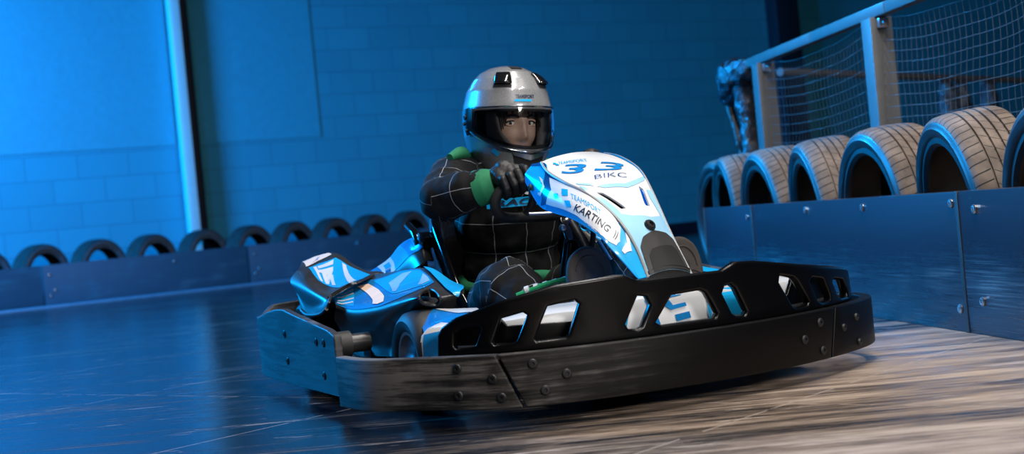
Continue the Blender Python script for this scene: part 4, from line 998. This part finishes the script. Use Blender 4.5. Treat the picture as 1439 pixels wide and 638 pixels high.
# suit jacket
bm = bmesh.new(); infl = lambda c_, d: (c_[0], [r + d for r in c_[1]])
chain_bm(bm, torso[0][0:4] + [(.026, 1.12, .595)], [r + .014 for r in torso[1][:4]] + [.082], squash=t_sq)
for l_ in (armR, armL): chain_bm(bm, l_[0], [r + .004 for r in l_[1]])
me = fuse(bm, .009, 5); wrinkle(me, .010, 9, 1, (1, 1, .8)); wrinkle(me, .004, 26, 4)
grid_attr(me, [(torso[0], torso[1], (0, -1, 0)), (armR[0][1:], armR[1][1:], (0, 0, 1)), (armL[0][1:], armL[1][1:], (0, 0, 1))])
jacket = D('suit_jacket', me, MAT['suit'], angle=180)
bm = bmesh.new()
for l_ in (legR, legL): chain_bm(bm, l_[0], [r + .006 for r in l_[1]])
chain_bm(bm, [(.03, 1.19, .19), (.03, 1.15, .20)], [.135, .13], squash=[(1.12, .9, .9)] * 2)
me = fuse(bm, .009, 5); wrinkle(me, .010, 10, 3); wrinkle(me, .004, 28, 8)
grid_attr(me, [(legR[0], legR[1], (0, 0, 1)), (legL[0], legL[1], (0, 0, 1))])
D('suit_trousers', me, MAT['suit'], angle=180)
# green knit showing at waist, collar, shoulders and cuffs
wb = []
for t in np.linspace(0, 2 * math.pi, 28, endpoint=False): wb.append((.03 + .172 * math.cos(t), 1.155 + .142 * math.sin(t), .276 + .012 * math.sin(3 * t)))
D('waistband', tube(wb, .021, 10, True, 2), MAT['green'])
D('collar', tube([(.03 + .078 * math.cos(t), 1.105 + .07 * math.sin(t), .655 + .010 * math.sin(t) - .02 * math.cos(t)) for t in np.linspace(0, 2 * math.pi, 16, endpoint=False)], .022, 10, True, 3), MAT['green'])
for sx, P_ in ((-1, [(-.085, 1.15, .662), (-.130, 1.10, .684), (-.180, 1.07, .672)]), (1, [(.11, 1.14, .635), (.15, 1.10, .628), (.20, 1.07, .60)])):
    D('shoulder_trim', tube(P_, [.014, .022, .012], 10), MAT['green'])
for l_ in (armR, armL):
    a, b = Vector(l_[0][-1]), Vector(l_[0][-1]) + (Vector(l_[0][-1]) - Vector(l_[0][-2])).normalized() * .045
    D('cuff', tube([a - (b - a) * .25, a + (b - a) * .4, b], [.054, .052, .042], 20), MAT['green'])
# chest print
def chest(name, me_, mat, off):
    c_ = get_co(me_); X = c_[:, 0]; Z = c_[:, 1]
    yy = 1.130 - (.140 + .014 + off) * .86 * np.sqrt(np.clip(1 - ((X - .026) / .20) ** 2, .05, 1)) - .004
    set_co(me_, np.column_stack([X, yy, Z])); return D(name, me_, mat, jacket, smooth=False)
bl = poly_mesh([[(-.098, .506), (.148, .506), (.148, .533), (-.098, .533)]]); cut_lines(bl, 0, np.arange(-.09, .15, .015)); chest('chest_band', bl, MAT['cyan'], .010)
chest('chest_letters', cut_lines(affine2(text_mesh('RACING', shear=.2, align='CENTER', bold=.02), (.025, .511), (.056, 0), (0, .026)), 0, np.arange(-.09, .15, .015)), MAT['ink'], .013)
chest('chest_letters', cut_lines(affine2(text_mesh('ISS', align='CENTER', bold=.04), (.035, .541), (.062, 0), (0, .046)), 0, np.arange(-.09, .15, .015)), MAT['white'], .012)
# gloves gripping the wheel rim
def glove(G, sx, wrist):
    """G: point on the rim, sx: side of the wheel (-1 = driver's right hand), wrist: where the cuff ends"""
    G = Vector(G); wv = Vector(wrist)
    out = Vector((sx * .30, .20, .93)).normalized(); ax = Vector((-sx * .93, -.10, .32)).normalized(); fr = (out.cross(ax) if sx < 0 else ax.cross(out)).normalized()
    if fr.y > 0: fr = -fr
    P = lambda o, f, a: tuple(G + out * o + fr * f + ax * a)
    bm = bmesh.new()
    chain_bm(bm, [tuple(wv), P(.052, -.012, -.004), P(.034, .006, .030)], [.034, .032, .024])
    chain_bm(bm, [P(.055, -.01, .0), P(.034, .012, .006)], [.032, .026]); chain_bm(bm, [P(.05, -.008, -.02), P(.034, .012, -.026)], [.028, .022])
    me = fuse(bm, .005, 4); wrinkle(me, .0035, 45, 3); g = D('glove', me, MAT['glove'], angle=180)
    for i, (a, ln) in enumerate(((.042, .92), (.018, 1.0), (-.006, .97), (-.030, .82))):
        rr = [.0135, .0130, .0122, .0112, .0100] if i < 3 else [.0120, .0115, .0108, .0100, .0090]
        pts = [P(.040, .012, a), P(.030, .036, a + .002), P(.002, .036 * ln + .004, a), P(-.020 * ln, .022, a - .003), P(-.022 * ln, .002, a - .004)]
        bm = bmesh.new(); chain_bm(bm, pts, rr); me = fuse(bm, .0035, 2); wrinkle(me, .0014, 90, i); D('finger', me, MAT['glove'], g, angle=180)
    bm = bmesh.new(); chain_bm(bm, [P(.040, -.022, .030), P(.018, -.030, .048), P(-.008, -.024, .054), P(-.022, -.006, .050)], [.016, .0145, .013, .011]); D('thumb', fuse(bm, .0035, 2), MAT['glove'], g, angle=180)
    D('wrist_strap', tube([tuple(wv + (G - wv) * .10), tuple(wv + (G - wv) * .28)], .0345, 18, smooth_n=1), MAT['glove'], g)
glove(wp(-.118, .560), -1, (-.172, .835, .570))
glove(wp(.128, .575), 1, (.205, .812, .556))
# shoes, soles towards the pedals
def shoe(x, y, lean):
    F = Matrix.Translation((x, y, .065)) @ Matrix.Rotation(R(lean), 4, 'Z') @ Matrix.Rotation(R(-9), 4, 'X')   # local: z towards the toes, -y the sole
    sole = [(-.040, 0), (-.046, .05), (-.043, .12), (-.056, .18), (-.062, .235), (-.052, .285), (-.028, .310), (.0, .318), (.028, .310), (.052, .285), (.062, .235), (.056, .18), (.043, .12), (.046, .05), (.040, 0), (.02, -.012), (-.02, -.012)]
    me = outline_mesh(catmull(sole, 4, True)[:, :2] if False else [tuple(p) for p in catmull([(a, b) for a, b in sole], 4, True)], [], .034, .012, 3)
    set_co(me, np.array([F @ Vector((p[0], -p[2] - .012, p[1])) for p in get_co(me)]))
    bm = bmesh.new(); chain_bm(bm, [tuple(F @ Vector(p)) for p in ((0, .03, .03), (0, .025, .12), (0, .015, .24), (0, .012, .27))], [.044, .046, .050, .040]); chain_bm(bm, [tuple(F @ Vector(p)) for p in ((0, .04, .03), (0, .10, .05))], [.044, .048])
    up = fuse(bm, .007, 4); s = D('shoe', up, MAT['plastic_soft'], angle=180)
    so = D('sole', me, MAT['foam'], s)
    arc = [F @ Vector((.040 * math.cos(t), -.0305, .235 + .055 * math.sin(t))) for t in np.linspace(.0, math.pi - .4, 9)]; D('sole_groove', tube(arc, .0024, 6), MAT['foam'], so)
    arc = [F @ Vector((.045 * math.cos(t) + .01, -.0305, .195 + .03 * math.sin(t))) for t in np.linspace(.3, math.pi - .2, 7)]; D('sole_groove', tube(arc, .0022, 6), MAT['foam'], so)
shoe(-.098, .345, -14); shoe(.185, .345, 6)
# ---- helmet
m = NT('grey_gloss_helmet'); f = m.noise(m.coord((1, 1, 1)), 260, 2); m.set(Base_Color=m.ramp(f, [(.3, (.22, .225, .235)), (.7, (.32, .325, .335))]), Roughness=.30, Coat_Weight=1.0, Coat_Roughness=.04, Metallic=.15); MAT['helmet'] = m.m
MAT['liner'] = plain('black_helmet_liner', (.012, .012, .013), .8); MAT['padding'] = plain('grey_cheek_pad', (.12, .12, .13), .8)
zs = np.concatenate([np.linspace(-.205, .10, 70), np.linspace(.104, .1545, 22)]); az = np.linspace(-math.pi, math.pi, 121)[:-1]
vs, F_ = [], []; na = len(az)
for z in zs:
    # chin edge: rises towards the nape
    zz = z + np.where(z < -.1, (1 - np.cos(az)) * .5 * .030 * (-(z + .1) / .065), 0)
    vs.append(hs(az, zz))
V = np.concatenate(vs)
for j in range(len(zs) - 1):
    for i in range(na):
        a = az[i] + math.pi / na; zc = (zs[j] + zs[j + 1]) / 2
        if abs(a) < R(76) and z_at(a) < zc < ZHI: continue
        F_.append((j * na + i, j * na + (i + 1) % na, (j + 1) * na + (i + 1) % na, (j + 1) * na + i))
top = len(V); V = np.vstack([V, [[0, 0, .1552]]]); F_ += [((len(zs) - 1) * na + i, (len(zs) - 1) * na + (i + 1) % na, top) for i in range(na)]
me = mesh_of(tr(V), F_); me.materials.append(MAT['helmet']); me.materials.append(MAT['liner'])
o = bpy.data.objects.new('h', me); COL.objects.link(o); md = o.modifiers.new('s', 'SOLIDIFY'); md.thickness = .022; md.offset = -1; md.material_offset = 1; md.material_offset_rim = 1
me = evald(o)
helmet = D('helmet', me, None, angle=40); helmet['label'] = 'grey full-face helmet'
def on_shell(name, polys, mat, off, parent=None):
    me_ = poly_mesh([[(R(a), z) for a, z in p] for p in polys]); xs = [v.co.x for v in me_.vertices]; ys = [v.co.y for v in me_.vertices]
    cut_lines(me_, 0, np.arange(min(xs), max(xs), R(4))); cut_lines(me_, 1, np.arange(min(ys), max(ys), .008))
    c_ = get_co(me_); set_co(me_, np.array(tr(hs(c_[:, 0], c_[:, 1], np.full(len(c_), off))))); return D(name, me_, mat, parent or helmet)
# visor
m = NT('clear_visor'); m.t.nodes.remove(m.b); tb = m.n('ShaderNodeBsdfTransparent'); tb.inputs[0].default_value = (.95, .97, .98, 1); gb = m.n('ShaderNodeBsdfGlossy'); gb.inputs['Roughness'].default_value = .03
fr_ = m.n('ShaderNodeFresnel'); fr_.inputs[0].default_value = 1.5; mx = m.n('ShaderNodeMixShader'); m.l(fr_.outputs[0], mx.inputs[0]); m.l(tb.outputs[0], mx.inputs[1]); m.l(gb.outputs[0], mx.inputs[2]); m.l(mx.outputs[0], m.out.inputs[0]); MAT['visor'] = m.m
na_, nz_ = 61, 13; A = np.linspace(R(-84), R(84), na_); vv = []
for t in np.linspace(0, 1, nz_): vv.append(hs(A, (z_at(A) - .010) * (1 - t) + (ZHI + .010) * t, np.full(na_, .0065)))
me = mesh_of(tr(np.concatenate(vv)), [(j * na_ + i, j * na_ + i + 1, (j + 1) * na_ + i + 1, (j + 1) * na_ + i) for j in range(nz_ - 1) for i in range(na_ - 1)])
visor = D('visor', me, MAT['visor'], helmet, angle=180)
D('visor_rim', tube(tr(hs(A, z_at(A) - .010, np.full(na_, .006))), .0034, 8, False, 1), MAT['chrome'], visor)
D('visor_rim', tube(tr(hs(A, np.full(na_, ZHI + .010), np.full(na_, .0055))), .0028, 8, False, 1), MAT['chrome'], visor)
D('eyeport_seal', tube(tr(np.concatenate([hs(A * .92, np.full(na_, ZHI), np.full(na_, -.002)), hs(A[::-1] * .92, z_at(A[::-1] * .92), np.full(na_, -.002))])), .005, 8, True, 1), MAT['liner'], helmet)
for sg in (-1, 1):
    on_shell('visor_pivot', [[(sg * 80, .024), (sg * 104, .016), (sg * 102, -.024), (sg * 92, -.060), (sg * 80, -.056)]], MAT['seat'], .007)
    for a, z, r in ((94, -.004, .010), (96, -.024, .006), (91, -.044, .005)):
        p = hs(np.array([R(sg * a)]), np.array([z]), np.array([.007]))[0]; n = (HM.to_3x3() @ Vector((p[0], p[1] * .7, 0))).normalized(); D('pivot_screw', disc_bolt(HM @ Vector(p), n, r, .004), MAT['bolt'], helmet)
    # top air scoops
    us, vs2 = np.linspace(0, 1, 9), np.linspace(0, 1, 7); pts = []
    for v_ in vs2:
        for u_ in us:
            a = R(sg * (22 + 26 * u_)); z = .088 + .036 * v_; h = .004 + .013 * (1 - v_) * (math.sin(math.pi * u_) ** .5); pts.append((a, z, h))
    pts = np.array(pts); me = mesh_of(tr(hs(pts[:, 0], pts[:, 1], pts[:, 2])), [(j * 9 + i, j * 9 + i + 1, (j + 1) * 9 + i + 1, (j + 1) * 9 + i) for j in range(6) for i in range(8)])
    sc = D('air_scoop', thick(me, .008, 0, .002), MAT['seat'], helmet)
    on_shell('scoop_mouth', [[(sg * 21, .080), (sg * 50, .080), (sg * 47, .092), (sg * 24, .092)]], MAT['liner'], .004, sc)
    pd = D('cheek_pad', None or (lambda b_: (chain_bm(b_, tr([(sg * .088, -.075, .0), (sg * .085, -.085, -.06), (sg * .06, -.115, -.095)]), [.020, .024, .018]), fuse(b_, .006, 3))[1])(bmesh.new()), MAT['padding'], helmet, angle=180)
on_shell('crown_vent', [[(-14, .139), (14, .139), (20, .150), (-20, .150)]], MAT['bolt'], .003)
on_shell('chin_vent', [[(-26, -.124), (0, -.136), (26, -.124), (22, -.178), (8, -.192), (-8, -.192), (-22, -.178)]], MAT['liner'], .002)
on_shell('chin_spoiler', [[(-26, -.112), (0, -.121), (26, -.112), (24, -.123), (0, -.137), (-24, -.123)]], MAT['steel'], .006)
on_shell('side_flash', [[(-52, -.10), (-44, -.118), (-50, -.128), (-58, -.112)]], MAT['cyan'], .001)
def shell_text(s, a0, z0, sa, sz_, mat, **kw):
    me_ = text_mesh(s, align='CENTER', **kw); c_ = get_co(me_); set_co(me_, np.array(tr(hs(R(a0) + c_[:, 0] * sa, z0 + c_[:, 1] * sz_, np.full(len(c_), .0015))))); return D('helmet_text', me_, mat, helmet, smooth=False)
shell_text('TEAMSPORT', -5, .046, .078, .014, MAT['ink'], bold=.03)
on_shell('helmet_text', [[(-20, .035), (2, .035), (3, .042), (-19, .042)]], MAT['cyan'], .0015)
